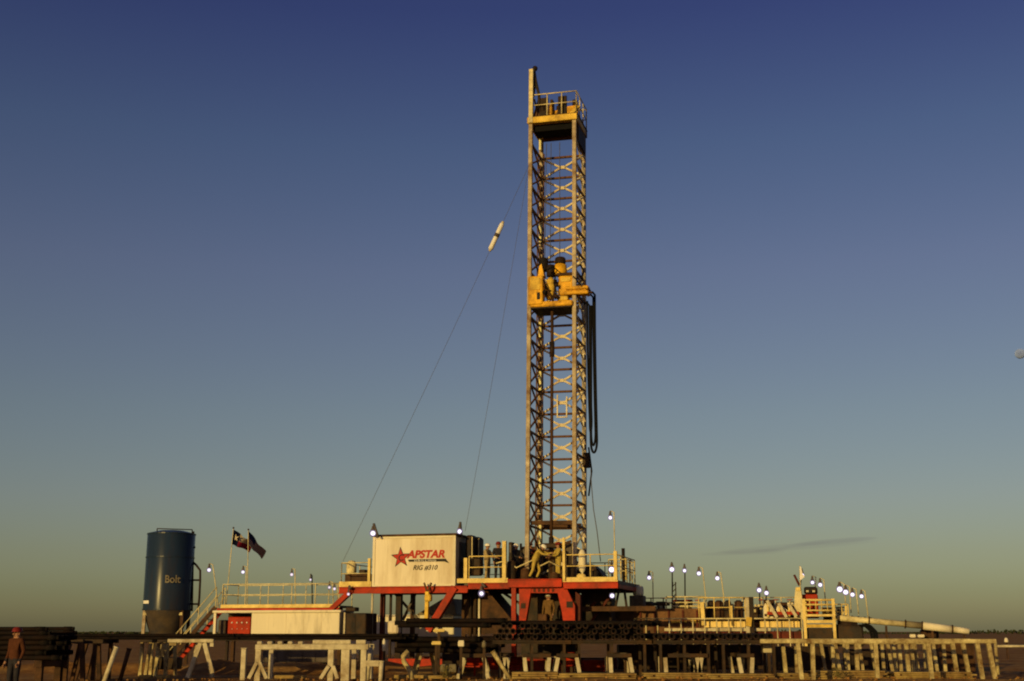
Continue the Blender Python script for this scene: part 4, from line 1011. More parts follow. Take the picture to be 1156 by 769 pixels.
# nearest point of L1 to pixel (556,262)
inv = RIG
def proj(v):
    q = RIG @ v - EYE; d = q.y * CP + q.z * SP; return Vector((578 + F * q.x / d, 384.5 - F * (q.z * CP - q.y * SP) / d))
best = min(range(len(L1)), key=lambda i: (proj(L1[i]) - Vector((556.5, 262))).length)
print('CABLE', best, [tuple(round(c) for c in proj(v)) for v in L1[::9]])
c0 = L1[best]; dr = (L1[best - 1] - L1[best + 1]).normalized(); c0 = c0 + Vector((0, 0, 0))
t = thing('line_weight', 'white cylinder clamped on the thin line in mid air left of the mast', 'cylinder', c0)
sx_ = Vector((0, 0, 0))
mb = MB(); mb.tube([c0 - dr * .72, c0 - dr * .68, c0 - dr * .03, c0 + dr * .03, c0 + dr * .66, c0 + dr * .72], [.06, .12, .115, .115, .115, .06], 12); mb.build('tube_body', 'logo_white', t)
mb = MB(); mb.tube([c0 - dr * .04, c0 + dr * .14], .13, 12); mb.build('band', 'grey_machine', t)
for s in (-1, 1):
    mb = MB(); mb.tube([c0 + dr * (.72 * s), c0 + dr * (.8 * s)], .07, 8); mb.build('clamp', 'pale_rail', t)

# ---- flags
def flag(name, label, hoist_t, hoist_b, fly_t, fly_b, w, kind):
    t = thing(name, label, 'flag', pp(hoist_b[0], hoist_b[1], w), 'flags on the walkway')
    A, B = (pp(q[0], q[1], w) for q in (hoist_t, hoist_b)); C_, D_ = (pp(q[0], q[1], w + (1.0 if kind == 'lone' else 1.6)) for q in (fly_t, fly_b))
    NX, NY = 18, 12
    def P(i, j):
        s, r = i / NX, j / NY
        q = A.lerp(C_, s).lerp(B.lerp(D_, s), r)
        q = q + Vector((0, .16 * math.sin(s * 7 + r * 1.5) * s ** .5, .05 * math.sin(s * 9 + r * 2) * s)); return q
    def cell(fn, mname, nm, off=0.):
        mb = MB(); vs = []; fs = []; idx = {}
        for j in range(NY + 1):
            for i in range(NX + 1): idx[i, j] = len(vs); vs.append(P(i, j) + Vector((0, off, 0)))
        for j in range(NY):
            for i in range(NX):
                if fn(i / NX, j / NY): fs.append((idx[i, j], idx[i + 1, j], idx[i + 1, j + 1], idx[i, j + 1]))
        used = sorted({k for f in fs for k in f}); mp = {k: n for n, k in enumerate(used)}
        f2 = [tuple(mp[k] for k in f) for f in fs]; v2 = [vs[k] for k in used]; n = len(v2)
        # cloth thickness
        mb.add(v2 + [v + Vector((0, .012, 0)) for v in v2], f2 + [tuple(k + n for k in f)[::-1] for f in f2], True)
        return mb.build(nm, mname, t)
    if kind == 'lone':
        cell(lambda s, r: s < .33, 'flag_blue', 'blue_band'); cell(lambda s, r: s >= .33 and r < .5, 'flag_white', 'white_band'); cell(lambda s, r: s >= .33 and r >= .5, 'flag_red', 'red_band')
        c = (P(3, 6) + P(3, 5)) / 2; q = []
        for i in range(10):
            a = PI / 2 + i * PI / 5; rr = .2 if i % 2 == 0 else .075; q.append((c.x + rr * math.cos(a), c.z + rr * math.sin(a)))
        mb = MB(); mb.prism(q, c.y - .1, c.y - .07); mb.build('star', 'flag_white', t)
    else:
        cell(lambda s, r: s < .42 and r < .5, 'flag_blue', 'canton')
        cell(lambda s, r: not (s < .42 and r < .5) and int(r * 12 + .01) % 2 == 0, 'flag_red', 'red_stripes')
        cell(lambda s, r: not (s < .42 and r < .5) and int(r * 12 + .01) % 2 == 1, 'flag_white', 'white_stripes')
    return t
flag('flag', 'star flag with blue, white and red bands, left of the two', (264, 598), (262, 614.5), (284.5, 612.5), (280, 622.5), -.2, 'lone')
flag('flag', 'striped flag drooping at the right of the two on poles', (280.5, 599.5), (280.5, 614), (299.5, 622.5), (294, 630), .1, 'stripes')
def pole(label, top, bot, w, zb):
    t = thing('flagpole', label, 'pole', (pp(bot[0], bot[1], w).x, w, zb), 'flagpoles on the walkway')
    a = pp(bot[0], bot[1], w); b = pp(top[0], top[1], w)
    mb = MB(); mb.tube([(a.x, w, zb), b], .022, 6); mb.build('pole', 'pale_rail', t)
    mb = MB(); mb.ball(b, .05, 8, 6); mb.build('finial', 'brown_steel', t)
pole('slim pole flying the star flag', (263.6, 596), (255, 684), -.18, wkz)
pole('slim pole flying the striped flag', (280.4, 598), (279, 684), .12, wkz)

# ------------------------------------------------------------------ lamps
def lamp(px, py, w, base_px, base_py, label, r=.115, style='pole'):
    r *= .9; b = pp(px, py, w); q = pp(base_px, base_py, w)
    t = thing('site_lamp', label, 'lamp', q, 'site lamps')
    mb = MB(); mb.ball(b, r * 1.12, 14, 10, (1, 1, 1.05)); gl = mb.build('globe', 'halo_globe', t)
    mb = MB(); mb.ball(b - Vector((0, 0, r * .05)), r * random.uniform(.68, .86), 12, 8, (1, 1, .95)); mb.build('bulb', 'bulb_warm' if r < .085 else 'bulb_glow', gl)
    mb = MB(); c = b + Vector((.0, 0, r * .8)); mb.lathe(c, [(r * .75, .02), (r * .8, .04), (r * .5, .09), (r * .4, .19), (r * .2, .23), (0, .23)], 12); mb.build('lamp_cap', 'fixture', t)
    if style == 'pole':
        mb = MB(); o = Vector((r * 1.1 + .05, .05, 0)); mb.tube([q + Vector((o.x, .05, 0)), b + o + Vector((0, 0, .25)), b + Vector((.02, .05, r + .2))], .025, 6); mb.build('lamp_pole', 'pale_rail', t)
    elif style == 'dark':
        mb = MB(); o = Vector((0, .16, 0)); mb.tube([q + o, b + o + Vector((0, 0, .2)), b + Vector((0, 0, r + .2))], .032, 6); mb.build('lamp_pole', 'black_steel', t)
    elif style == 'arm':
        mb = MB(); mb.tube([q, b + Vector((0, .06, r + .3))], .06, 6); mb.build('lamp_arm', 'fixture', t)
    return t
lamp(236, 643.5, -1.0, 243, 690, 'lamp on a slanting pole nearest the blue tank ladder')
lamp(274.3, 645.8, .1, 273, 684, 'lamp above walkway rail directly below the two flags', .10)
lamp(329.3, 648.7, .1, 330, 684, 'lamp over the middle of the left walkway rail', .09)
lamp(350.5, 654.5, -.4, 351, 684, 'dim dark capped lamp near right end of the walkway', .065, 'dark')
lamp(371.8, 663.2, -.6, 373, 684, 'left of two small lamps where the walkway meets the deck', .085)
lamp(377.5, 664.8, -.3, 378, 684, 'right of two small lamps where the walkway meets the deck', .08)
lamp(393.3, 670.8, -2.4, 396, 665, 'little lamp on the red diagonal brace under left deck', .075, 'arm')
lamp(421, 602, -2.5, 427, 607, 'floodlight on the top left corner of the doghouse roof', .16, 'arm')
lamp(519, 600, -1.5, 521, 607, 'floodlight on the top right corner of the doghouse roof', .15, 'arm')
lamp(543.5, 670, -2.3, 548, 663, 'bright lamp hanging under floor right of the red brace', .15, 'arm')
lamp(689, 584.5, .4, 690, 658, 'lamp on tall thin pole highest above the right floor end', .12)
lamp(690.5, 643, .2, 691, 658, 'large lamp at the right end of the floor railing', .16, 'dark')
lamp(691, 672.5, .2, 694, 662, 'lamp glowing underneath the outer platform right of the V-door', .13, 'arm')
lamp(732.8, 652.2, 4.5, 733, 688, 'lone lamp right of the floor above the pale drum', .13)
lamp(758.5, 642.8, 4.8, 758.5, 688, 'brightest lamp on dark post over the brown mud tank', .15, 'dark')
lamp(772.8, 644.2, 4.8, 773, 688, 'lamp on the second dark post over the brown mud tank', .12, 'dark')
lamp(789, 647.4, 5.2, 794, 690, 'lamp on pale pole at the joint of the two mud tanks', .13)
lamp(809.8, 652.8, 5.2, 815, 690, 'lamp on pale pole over the agitator motors', .12)
lamp(857, 666.2, 5.6, 858, 690, 'left of two bright lamps above the white shakers', .15, 'dark')
lamp(865.3, 669.4, 5.4, 864, 690, 'right of two bright lamps above the white shakers', .13, 'dark')
lamp(905.5, 649.5, 5.4, 903, 664, 'lamp beside the small white pennant on the hopper', .12, 'dark')
lamp(917.2, 657.6, 6.5, 916, 680, 'left of two lamps above the red based machine', .12)
lamp(926, 660.3, 6.3, 928, 684, 'right of two lamps above the red based machine', .125)
lamp(948, 665.2, 7.0, 950, 690, 'largest of four lamps in a row over the flow pipe', .17)
lamp(954.7, 668.5, 6.8, 956, 692, 'second of four lamps in a row over the flow pipe', .15)
lamp(962.4, 671.3, 6.6, 965, 694, 'third of four lamps in a row over the flow pipe', .13)
lamp(972.6, 673.2, 6.4, 976, 697, 'last and rightmost of four lamps over the flow pipe', .12)
# pennant
t = thing('pennant', 'small white pennant on a short mast beside the red based machine', 'pennant', pp(904, 664, 4.3))
mb = MB(); q = [pp(px, py, 4.3) for px, py in ((903, 640), (904.2, 639.5), (906, 648), (908.5, 651), (904, 655), (903, 655))]; mb.prism([(v.x, v.z) for v in q], 4.28, 4.31); mb.build('cloth', 'logo_white', t)
mb = MB(); mb.ptube([(903, 639), (903.6, 668)], 4.32, .03, 6); mb.build('mast', 'rack_white', t)
mb = MB(); mb.ptube([(896.5, 649), (902.5, 661)], 4.35, .06, 6); tag(mb.build('raised_arm', 'dark_red'), 'short dark red arm slanting up beside the white pennant', 'arm')
# lattice mast behind the lamp
mb = MB(); 
for s in (-1, 1): mb.pbeam((761 + s * 2.6, 688), (761 + s * 1.5, 657), 5.6, .05)
for i in range(5): mb.pbeam((758.5, 687 - i * 6), (763.5, 682 - i * 6), 5.6, .04)
tag(mb.build('antenna_mast', 'dark_machine'), 'short dark lattice frame under the brightest lamp post', 'lattice frame')

# ================================================================== blue tank (world frame)
FRAME[0] = WORLD
TY = 68.0
tk = thing('storage_silo', 'tall dark blue cylindrical silo on the far left', 'silo', (pp(191, 712, TY).x, TY, 0))
def silo():
    cx = pp(191, 650, TY).x; R_ = (pp(217.5, 650, TY).x - pp(164.5, 650, TY).x) / 2
    zt = pp(192, 602.5, TY).z; zb = pp(190, 689, TY - 1).z
    mb = MB(); mb.lathe((cx, TY, 0), [(R_, zb), (R_, zt - .06), (R_ - .03, zt)], 40); mb.build('shell', 'tank_blue', tk)
    mb = MB(); mb.lathe((cx, TY, 0), [(R_ - .02, zt + .002), (R_ * .55, zt + .14), (0, zt + .2)], 40); mb.build('roof', 'tank_blue', tk)
    for z in (zt - .04, zb + .05, (zt + zb) / 2 + .75):
        mb = MB(); mb.lathe((cx, TY, z), [(R_ + .004, -.03), (R_ + .03, -.03), (R_ + .03, .03), (R_ + .004, .03)], 40, False); mb.build('hoop', 'tank_blue', tk)
    mb = MB(); mb.lathe((cx, TY, 0), [(R_ - .01, zb - .002), (R_ * .93, zb - .25), (.35, .35), (.3, .3), (0, .3)], 40); mb.build('hopper', 'tank_hopper', tk)
    for k, a in enumerate((215, 325, 35, 145)):
        x, y = cx + math.cos(R(a)) * (R_ - .05), TY + math.sin(R(a)) * (R_ - .05)
        MB().beam((x, y, 0), (x, y, zb - .01), .16).build('leg', 'mast_steel' if k == 0 else 'brown_steel', tk)
    a = pp(163.5, 693, TY - 1).z
    mb = MB(); mb.box(cx - R_ * .82, cx + R_ * .82, TY - R_ * .6 - .05, TY - R_ * .6 + .05, a - .07, a + .07); mb.build('leg_brace', 'pale_rail', tk)
    # ladder pipe on the right
    x0 = cx + R_
    pts = [pp(217, 634, TY), pp(221.5, 638, TY), pp(226, 644, TY), pp(226, 655, TY), pp(225, 675, TY), pp(223.5, 692, TY)]
    mb = MB(); mb.tube(pts, .06, 8); mb.build('fill_pipe', 'black_steel', tk)
    for py in (655, 682): mb = MB(); mb.tube([pp(214, py, TY), pp(225.5, py, TY)], .05, 8); mb.build('pipe_bracket', 'black_steel', tk)
    mb = MB(); mb.tube([pp(218.5, 600, TY), pp(216.8, 690, TY)], .05, 8); mb.build('vent_pipe', 'black_steel', tk)
    mb = MB(); railing(mb, [(cx - R_ * .55, TY - .4, zt + .06), (cx + R_ * .95, TY - .4, zt)], .18, 1.4, .03, False); mb.build('roof_rail', 'black_steel', tk)
    MB().tube([pp(217, 618, TY), pp(220.5, 618, TY)], .05, 8).build('nozzle', 'black_steel', tk)
    # curved decals
    def decal(px0, py0, px1, py1, m, nm):
        mb = MB(); n = 8; vs = []
        for i in range(n + 1):
            px = px0 + (px1 - px0) * i / n
            for py in (py0, py1):
                xr = (px - 191) / 26.5 * R_; y = TY - math.sqrt(max(0, (R_ + .012) ** 2 - xr ** 2)); vs.append((cx + xr, y, pp(px, py, y).z))
        mb.add(vs, [(2 * i, 2 * i + 2, 2 * i + 3, 2 * i + 1) for i in range(n)], True); return mb.build(nm, m, tk)
    decal(167.5, 678, 176, 681.5, 'logo_white', 'small_label')
    # lettering wrapped on the shell
    tm = text_mesh('Bolt', .56, 'rack_white', tk, cx + (193.5 - 191) / 26.5 * R_, 0, pp(200, 658, TY - 1).z, 0, .006, .84, offset=.006)
    for v in tm.data.vertices:
        xr = v.co.x; v.co.y = -math.sqrt(max(.01, (R_ + .014) ** 2 - xr ** 2)) + v.co.y - (-(TY)) * 0 if False else -math.sqrt(max(.01, (R_ + .014) ** 2 - xr ** 2))
silo()

# ================================================================== pipe racks and pipes in front (world frame)
def legbeam(mb, a, b, w, t, w2=None): mb.pbeam(a, b, w, t, w2)
def rack(label, Y, D, x0, x1, top_px, legs, m='rack_yellow', group='pipe racks', t=.15, low=None):
    """long steel rack: two top rails, leg frames under them"""
    z = pp((x0 + x1) / 2, top_px, Y).z; xa, xb = pp(x0, top_px, Y).x, pp(x1, top_px, Y).x
    r_ = thing('pipe_rack', label, 'pipe rack', ((xa + xb) / 2, Y + D / 2, 0), group)
    for y in (Y, Y + D):
        MB().box(xa, xb, y - t / 2, y + t / 2, z - t, z, .015).build('top_rail', m, r_)
    for (tx, bx) in legs:
        a = pp(tx, top_px + 4, Y); sx_ = (bx - tx) / F * Y
        for y in (Y, Y + D):
            MB().beam((a.x, y, z - t - .003), (a.x + sx_, y, -.03), t * .92, t * .8).build('leg', m, r_)
    k = len(legs)
    for i in (0, k // 2, k - 1):
        a = pp(legs[i][0], top_px + 4, Y)
        MB().box(a.x - t * .3, a.x + t * .3, Y + t / 2 + .003, Y + D - t / 2 - .003, z - t * .9, z - t * .3).build('cross_member', m, r_)
    if low:
        for y in (Y, ): MB().box(xa + .2, xb - .2, y + .085, y + .15, low, low + .09).build('lower_tie', m, r_)
    return r_
rack('long yellow pipe rack nearest the camera on the right', 46.2, 2.6, 858, 1124, 721.5, [(900.5, 903), (917, 916), (988, 988), (1047.5, 1049), (1103, 1106), (1115.5, 1120)])
rack('shorter yellow rack behind the nearest right rack', 51.5, 2.4, 925, 1072, 723.5, [(943, 947), (956.5, 956), (970, 972.5), (1002, 1006), (1015, 1015.5), (1028.5, 1030), (1053.5, 1056), (1065, 1065)], t=.13)
# end stub fence
t = thing('pipe_fence', 'low pipe fence running out of the picture at right', 'fence', (pp(1140, 730, 52).x, 52, 0))
z = pp(1140, 729.5, 52).z
for x in (1125, 1170): MB().tube([(pp(x, 740, 52).x, 52, 0), (pp(x, 740, 52).x, 52, z + .15)], .07, 8).build('post', 'rack_yellow', t)
MB().tube([(pp(1125, 730, 52).x, 52, z), (pp(1185, 730, 52).x, 52, z)], .05, 8).build('rail', 'rack_white', t)
mq = pp(1136, 724, 80); mb = MB(); mb.lathe((mq.x, 80, mq.z), [(.0, .24), (.1, .16), (.13, .02), (.13, -.06), (.0, -.06)], 10); sb_ = MB(); sb_.box(mq.x - .04, mq.x + .04, 79.96, 80.04, 0, mq.z - .061)
mk = tag(mb.build('marker', 'white_panel'), 'small white marker out in the dirt at far right', 'marker'); sb_.build('stake', 'brown_steel', mk)

def frame_rack():
    """big white frame left of centre"""
    Y = 45.0; t = .24
    r_ = thing('pipe_stand', 'big white steel stand with splayed feet left of centre', 'pipe stand', (pp(350, 769, Y).x, Y, 0))
    MB().pbox((288, 727.5, 416, 733.5), Y, .24, .02).build('top_beam', 'rack_white', r_)
    MB().pbox((353, 722.5, 396, 727.2), Y + .02, .2, .02).build('upper_beam', 'rack_white', r_)
    MB().pbox((402, 722.5, 413, 727.2), Y + .02, .2, .02).build('upper_beam', 'rack_white', r_)
    for x in (291.5, 373.5, 390, 410.5):
        a = pp(x, 733, Y); MB().box(a.x - .1 - (.05 if x == 390 else 0), a.x + .1 + (.05 if x == 390 else 0), Y + .02, Y + .22, 0, a.z - .003, .015).build('leg', 'rack_white', r_)
    for (a, b) in (((290, 748), (281, 766)), ((293, 748), (301, 766)), ((371, 752), (362, 766)), ((376, 752), (381, 766))):
        MB().pbeam(a, b, Y - .02, .12).build('foot_brace', 'rack_white', r_)
    MB().pbeam((413, 749), (428, 749), Y + .1, .2).build('side_arm', 'rack_white', r_)
    # rear pair
    MB().box(pp(290, 730, Y).x, pp(414, 730, Y).x, Y + 2.4, Y + 2.6, pp(350, 733, Y).z, pp(350, 728, Y).z).build('rear_beam', 'rack_white', r_)
    for x in (291.5, 390, 410.5):
        a = pp(x, 733, Y); MB().box(a.x - .08, a.x + .08, Y + 2.42, Y + 2.58, 0, a.z - .004).build('leg', 'rack_white', r_)
    # pipe ends resting across the beam: saddle blocks
    for i in range(5):
        x = 293 + i * 11.5; mb = MB(); q = pp(x, 727, Y); mb.box(q.x - .09, q.x + .09, Y, Y + .22, q.z - .02, q.z + .09, .03); mb.build('saddle', 'rack_white', r_)
frame_rack()

def saw(label, Y, D, xm, ztop_px, legs, m='rack_white', t=.15, group='pipe trestles'):
    """trestle whose bar runs away from the camera, an A of legs at each end"""
    z = pp(xm, ztop_px, Y).z; cx = pp(xm, ztop_px, Y).x
    r_ = thing('trestle', label, 'trestle', (cx, Y + D / 2, 0), group)
    MB().box(cx - max(t * .6, abs(pp(legs[-1][0], ztop_px, Y).x - pp(legs[0][0], ztop_px, Y).x) / 2 + .06), cx + max(t * .6, abs(pp(legs[-1][0], ztop_px, Y).x - pp(legs[0][0], ztop_px, Y).x) / 2 + .06), Y, Y + .18, z - .14, z).build('head_beam', 'dark_machine', r_)
    MB().box(cx - .08, cx + .08, Y + .183, Y + D - .183, z - .16, z - .01).build('bar', 'dark_machine', r_)
    MB().box(cx - .3, cx + .3, Y + D - .18, Y + D, z - .14, z - .002).build('head_beam', 'dark_machine', r_)
    for (tx, bx) in legs:
        a = pp(tx, ztop_px, Y); s = (bx - tx) / F * Y
        for y in (Y + .09, Y + D - .09): MB().beam((a.x, y, z - .143), (a.x + s, y, -.03), t).build('leg', m, r_)
    return r_
YB = 48.0
# trestles under the black pipes in the middle (labels say which)
mids = [([(523, 517), (546, 551)], 'between the bent pipe and the red skid'), ([(574, 570), (569.5, 573)], 'with crossing legs beside a leaning pole'),
        ([(592, 594.5), (620, 618)], 'second from the crossing-legs one, short legged'), ([(630, 625.5), (651, 655)], 'right of centre with legs spread wide'),
        ([(689, 690), (711, 714.5)], 'in the middle of the right half of the pipes'), ([(751, 752), (787, 791), (792, 788)], 'with a thick left leg and a V of legs'),
        ([(834, 837.5), (849.5, 847.5)], 'under the right end of the black pipes')]
for legs, lab in mids:
    xm = sum(l[0] for l in legs) / len(legs)
    saw('pale trestle under black pipes ' + lab, YB, 2.2, xm, 738, legs, t=.14)
saw('pale A-frame trestle below the left pipe ends near the white stand', YB + 2, 1.8, 479, 726, [(474, 466), (485, 492)], m='rack_yellow', t=.13)
# trestles at left
def atrestle():
    Y = 47.0
    r_ = thing('trestle', 'white topped A-frame trestle left of the white post', 'trestle', (pp(214, 760, Y).x, Y + 1, 0), 'pipe trestles')
    MB().pbox((189, 721.5, 241, 725.5), Y, .2, .015).build('head_beam', 'rack_white', r_)
    MB().pbeam((226.5, 725.8), (212, 765), Y + .1, .15).build('leg', 'rack_white', r_)
    MB().pbeam((231, 725.8), (240, 760), Y + .1, .15).build('leg', 'rack_white', r_)
    MB().pbox((191, 725.8, 199, 729), Y + .02, .16).build('gusset', 'rack_yellow', r_); MB().pbox((237, 725.8, 241, 730), Y + .02, .16).build('gusset', 'rack_white', r_)
    MB().box(pp(215, 724, Y).x - .08, pp(215, 724, Y).x + .08, Y + .205, Y + 1.9, pp(215, 725, Y).z, pp(215, 722, Y).z).build('bar', 'rack_white', r_)
    for s in (-1, 1): MB().beam((pp(215 + s * 4, 725, Y).x, Y + 1.8, pp(215, 725, Y).z), (pp(215 + s * 14, 725, Y).x, Y + 1.8, 0), .13).build('leg', 'rack_white', r_)
atrestle()
saw('yellow trestle below the long pipes, right of two near the silo', 50.0, 1.6, 183, 721, [(179, 177), (186, 189)], m='rack_yellow', t=.12)
saw('yellow trestle below the long pipes, left of two near the silo', 50.2, 1.6, 165, 721, [(160, 160), (170, 166)], m='rack_yellow', t=.12)
saw('dark trestle with slanted legs under the far left pipes', 46.0, 2, 85, 722, [(78, 68), (92, 96)], m='brown_steel', t=.15)
saw('dark trestle with steep legs right of the far left pipes', 46.4, 2, 106, 722, [(90, 84), (107, 107)], m='brown_steel', t=.13)
p = pp(275, 750, 46); t = thing('white_post', 'single white upright post left of the white stand', 'post', (p.x, 46, 0))
MB().box(p.x - .09, p.x + .09, 45.9, 46.1, 0, pp(275, 732.5, 46).z, .02).build('post', 'rack_white', t); MB().box(p.x - .11, p.x + .11, 45.88, 46.12, pp(275, 732.2, 46).z, pp(275, 731.5, 46).z).build('cap', 'rack_white', t)
for (a, b, Y, lab, m) in (((132, 730), (124, 752), 41.6, 'pale leaning stake between the left trestles', 'rack_white'), ((146, 732), (139, 756), 47, 'dark leaning stake right of the pale stake', 'brown_steel'), ((431, 746), (429.5, 769), 44.5, 'short pale post right of the white stand', 'rack_white'),
                          ((418.5, 728), (416.5, 750), 46, 'thin pale post at the right edge of the white stand', 'rack_white'), ((556, 735), (568, 754), 47, 'pale pole leaning onto the crossing-legs trestle', 'rack_yellow')):
    q = pp(b[0], b[1], Y); t = thing('stake', lab, 'stake', (q.x, Y, 0)); a_ = pp(a[0], a[1], Y); b_ = pp(b[0], b[1], Y); d = (b_ - a_); k = (a_.z + .04) / (a_.z - b_.z)
    mb = MB(); mb.tube([a_, a_ + d * k], [.085, .075], 8); mb.build('shaft', m, t); mb = MB(); mb.tube([a_, a_ + d * .06], .1, 8); mb.build('collar', m, t)
# bent pipe
mb = MB(); mb.ptube([(461, 735), (455, 741), (456, 747), (460, 753), (464, 760), (466, 775)], 46.0, [.08] * 6 if False else .09, 8)
tag(mb.build('bent_pipe', 'rack_yellow'), 'bent yellowish pipe sticking up right of the white stand', 'pipe')

# ---- pipes
PIPE_GROUPS = {}
def pipes(label, group, x0, x1, Y, zb, r, rows, depth, jitter=.25, m='pipe_steel'):
    """hex-packed bundle of pipes lying across the view"""
    L = pp(x1, 720, Y).x - pp(x0, 720, Y).x; cx = (pp(x1, 720, Y).x + pp(x0, 720, Y).x) / 2
    proto = None
    for k in range(rows):
        for j in range(depth - (k % 2)):
            y = Y + r + j * 2.04 * r + (k % 2) * r; z = zb + r + k * r * 1.75
            dx = random.uniform(-jitter, jitter)
            if proto is None:
                t = thing('steel_pipe', label, 'pipe', (cx + dx, y, z), group)
                mb = MB(); a = Vector((cx + dx - L / 2, y, z)); b = Vector((cx + dx + L / 2, y, z))
                mb.tube([a, b], r * .86, 12, cap=False)
                mb.tube([b, a], r * .74, 12, cap=False)
                # end rings
                for e in (a, b):
                    n = 12; vs = [e + Vector((0, math.cos(2 * PI * i / n), math.sin(2 * PI * i / n))) * (r * q) for q in (.86, .74) for i in range(n)]
                    mb.add(vs, [(i, (i + 1) % n, n + (i + 1) % n, n + i) for i in range(n)])
                mb.build('pipe_body', m, t)
                mb = MB(); mb.tube([b - Vector((.35, 0, 0)), b - Vector((.08, 0, 0))], r * .99, 12); mb.build('collar', m, t)
                proto = t
            else:
                copy_tree(proto, Matrix.Translation((cx + dx, y, z)))
zA = pp(250, 722.5, 47.5).z
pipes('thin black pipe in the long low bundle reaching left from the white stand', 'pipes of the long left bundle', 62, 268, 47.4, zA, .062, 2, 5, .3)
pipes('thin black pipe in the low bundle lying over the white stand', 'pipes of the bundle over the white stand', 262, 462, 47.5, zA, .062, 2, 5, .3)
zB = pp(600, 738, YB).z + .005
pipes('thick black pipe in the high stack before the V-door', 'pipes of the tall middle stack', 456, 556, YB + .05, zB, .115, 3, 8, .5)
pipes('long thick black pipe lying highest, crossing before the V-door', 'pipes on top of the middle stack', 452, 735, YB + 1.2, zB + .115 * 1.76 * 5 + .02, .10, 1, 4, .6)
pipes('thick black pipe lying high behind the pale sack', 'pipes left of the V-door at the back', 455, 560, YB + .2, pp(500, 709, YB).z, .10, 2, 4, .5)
def end_on(label, group, x0, x1, Y, zb, r, rows, L):
    """pipes laid pointing at the viewer, their open ends showing"""
    proto = None; xa, xb = pp(x0, 720, Y).x, pp(x1, 720, Y).x
    n = int((xb - xa) / (2.06 * r))
    for k in range(rows):
        for i in range(n - (k % 2)):
            x = xa + r + i * 2.06 * r + (k % 2) * r; y = Y + random.uniform(-.22, .3); z = zb + r + k * r * 1.76
            if random.random() < (.0, .03, .15)[min(k, 2)]: continue
            if proto is None:
                t = thing('drill_pipe_joint', label, 'pipe', (x, y, z), group); p0 = Vector((x, y, z)); q0 = Vector((x, y + L, z))
                mb = MB(); mb.tube([p0 + Vector((0, .3, 0)), q0], r * .84, 12, cap=False); mb.build('pipe_body', 'pipe_steel', t)
                mb = MB(); mb.tube([p0, p0 + Vector((0, .32, 0))], r * .98, 12, cap=False); mb.tube([p0 + Vector((0, .32, 0)), p0], r * .6, 12, cap=False)
                m_ = 12; vs = [p0 + Vector((math.cos(2 * PI * i_ / m_), 0, math.sin(2 * PI * i_ / m_))) * (r * q_) for q_ in (.98, .6) for i_ in range(m_)]
                mb.add(vs, [(i_, (i_ + 1) % m_, m_ + (i_ + 1) % m_, m_ + i_) for i_ in range(m_)]); mb.tube([p0 + Vector((0, .2, 0)), p0 + Vector((0, .26, 0))], r * .598, 12); mb.build('tool_joint', 'joint_steel', t)
                proto = t
            else: copy_tree(proto, Matrix.Translation((x, y, z)))
end_on('black pipe end pointing out of the middle rack below the V-door', 'pipe ends in the middle rack', 558, 735, YB + .05, pp(640, 722.5, YB).z, .115, 3, 7.0)
end_on('black pipe end pointing out of the right rack before the mud tanks', 'pipe ends in the right rack', 738, 880, YB + .05, pp(800, 722.5, YB).z, .13, 1, 7.0)
for (x0, x1, lab) in ((556, 645, 'dark rack beam under the middle pipe ends, left half'), (646, 736, 'dark rack beam under the middle pipe ends, right half'), (738, 808, 'dark rack beam carrying the pipe ends, left half'), (809, 882, 'dark rack beam carrying the pipe ends, right half')):
    t = thing('rack_support', lab, 'beam', (pp((x0 + x1) / 2, 725, YB).x, YB + .2, pp(800, 732, YB).z), 'rack beams under the pipe ends')
    zz = pp(800, 722.8, YB).z
    for y in (YB + .1, YB + 1.9): MB().box(pp(x0, 725, YB).x, pp(x1, 725, YB).x, y, y + .2, zz - .14, zz).build('web', 'dark_machine', t)
    MB().box(pp(x0, 725, YB).x, pp(x1, 725, YB).x, YB + .05, YB + .095, zz - .08, zz - .01).build('flange', 'dark_machine', t)
    for x in (x0 + 8, (x0 + x1) / 2, x1 - 8):
        xx = pp(x, 725, YB).x
        for y in (YB + .12, YB + 1.92): MB().box(xx - .05, xx + .05, y, y + .16, 0, zz - .143).build('post', 'dark_machine', t)
# left, nearest bundle: staggered lengths
zC = pp(30, 746, 41).z
for (x1, k) in ((-0, 0),):
    pass
pipes('black pipe in the big bundle cut by the left edge', 'pipes of the left edge bundle', -60, 60, 41, zC, .09, 5, 7, .35)
pipes('black pipe on top of the big left edge bundle', 'upper pipes of the left edge bundle', -70, 50, 41.15, zC + .09 * 1.75 * 5, .075, 2, 4, .25)
pipes('long black pipe jutting right from the left edge bundle', 'long pipes jutting from the left edge', -20, 83, 42.7, pp(60, 717, 42.7).z, .075, 2, 2, .08)
for x, lab in ((-12, 'dark squat stand under the left end of the edge bundle'), (44, 'dark squat stand under the right end of the edge bundle')):
    t = thing('pipe_sleeper', lab, 'stand', (pp(x, 760, 41).x, 41.8, 0), 'stands under the left edge bundle')
    a = pp(x, 750, 41).x
    MB().box(a - .12, a + .12, 40.9, 42.9, zC - .2, zC - .004).build('bearer', 'brown_steel', t)
    for y in (41.0, 42.7): MB().box(a - .1, a + .1, y, y + .2, 0, zC - .203).build('leg', 'brown_steel', t)
t = thing('pipe_sleeper', 'dark stand under the long jutting pipes', 'stand', (pp(74, 760, 42.8).x, 42.9, 0)); a = pp(74, 740, 42.8).x
MB().box(a - .09, a + .09, 42.6, 43.2, pp(60, 717, 42.7).z - .15, pp(60, 717, 42.7).z - .004).build('bearer', 'brown_steel', t); MB().box(a - .08, a + .08, 42.8, 42.95, 0, pp(60, 717, 42.7).z - .153).build('leg', 'brown_steel', t)

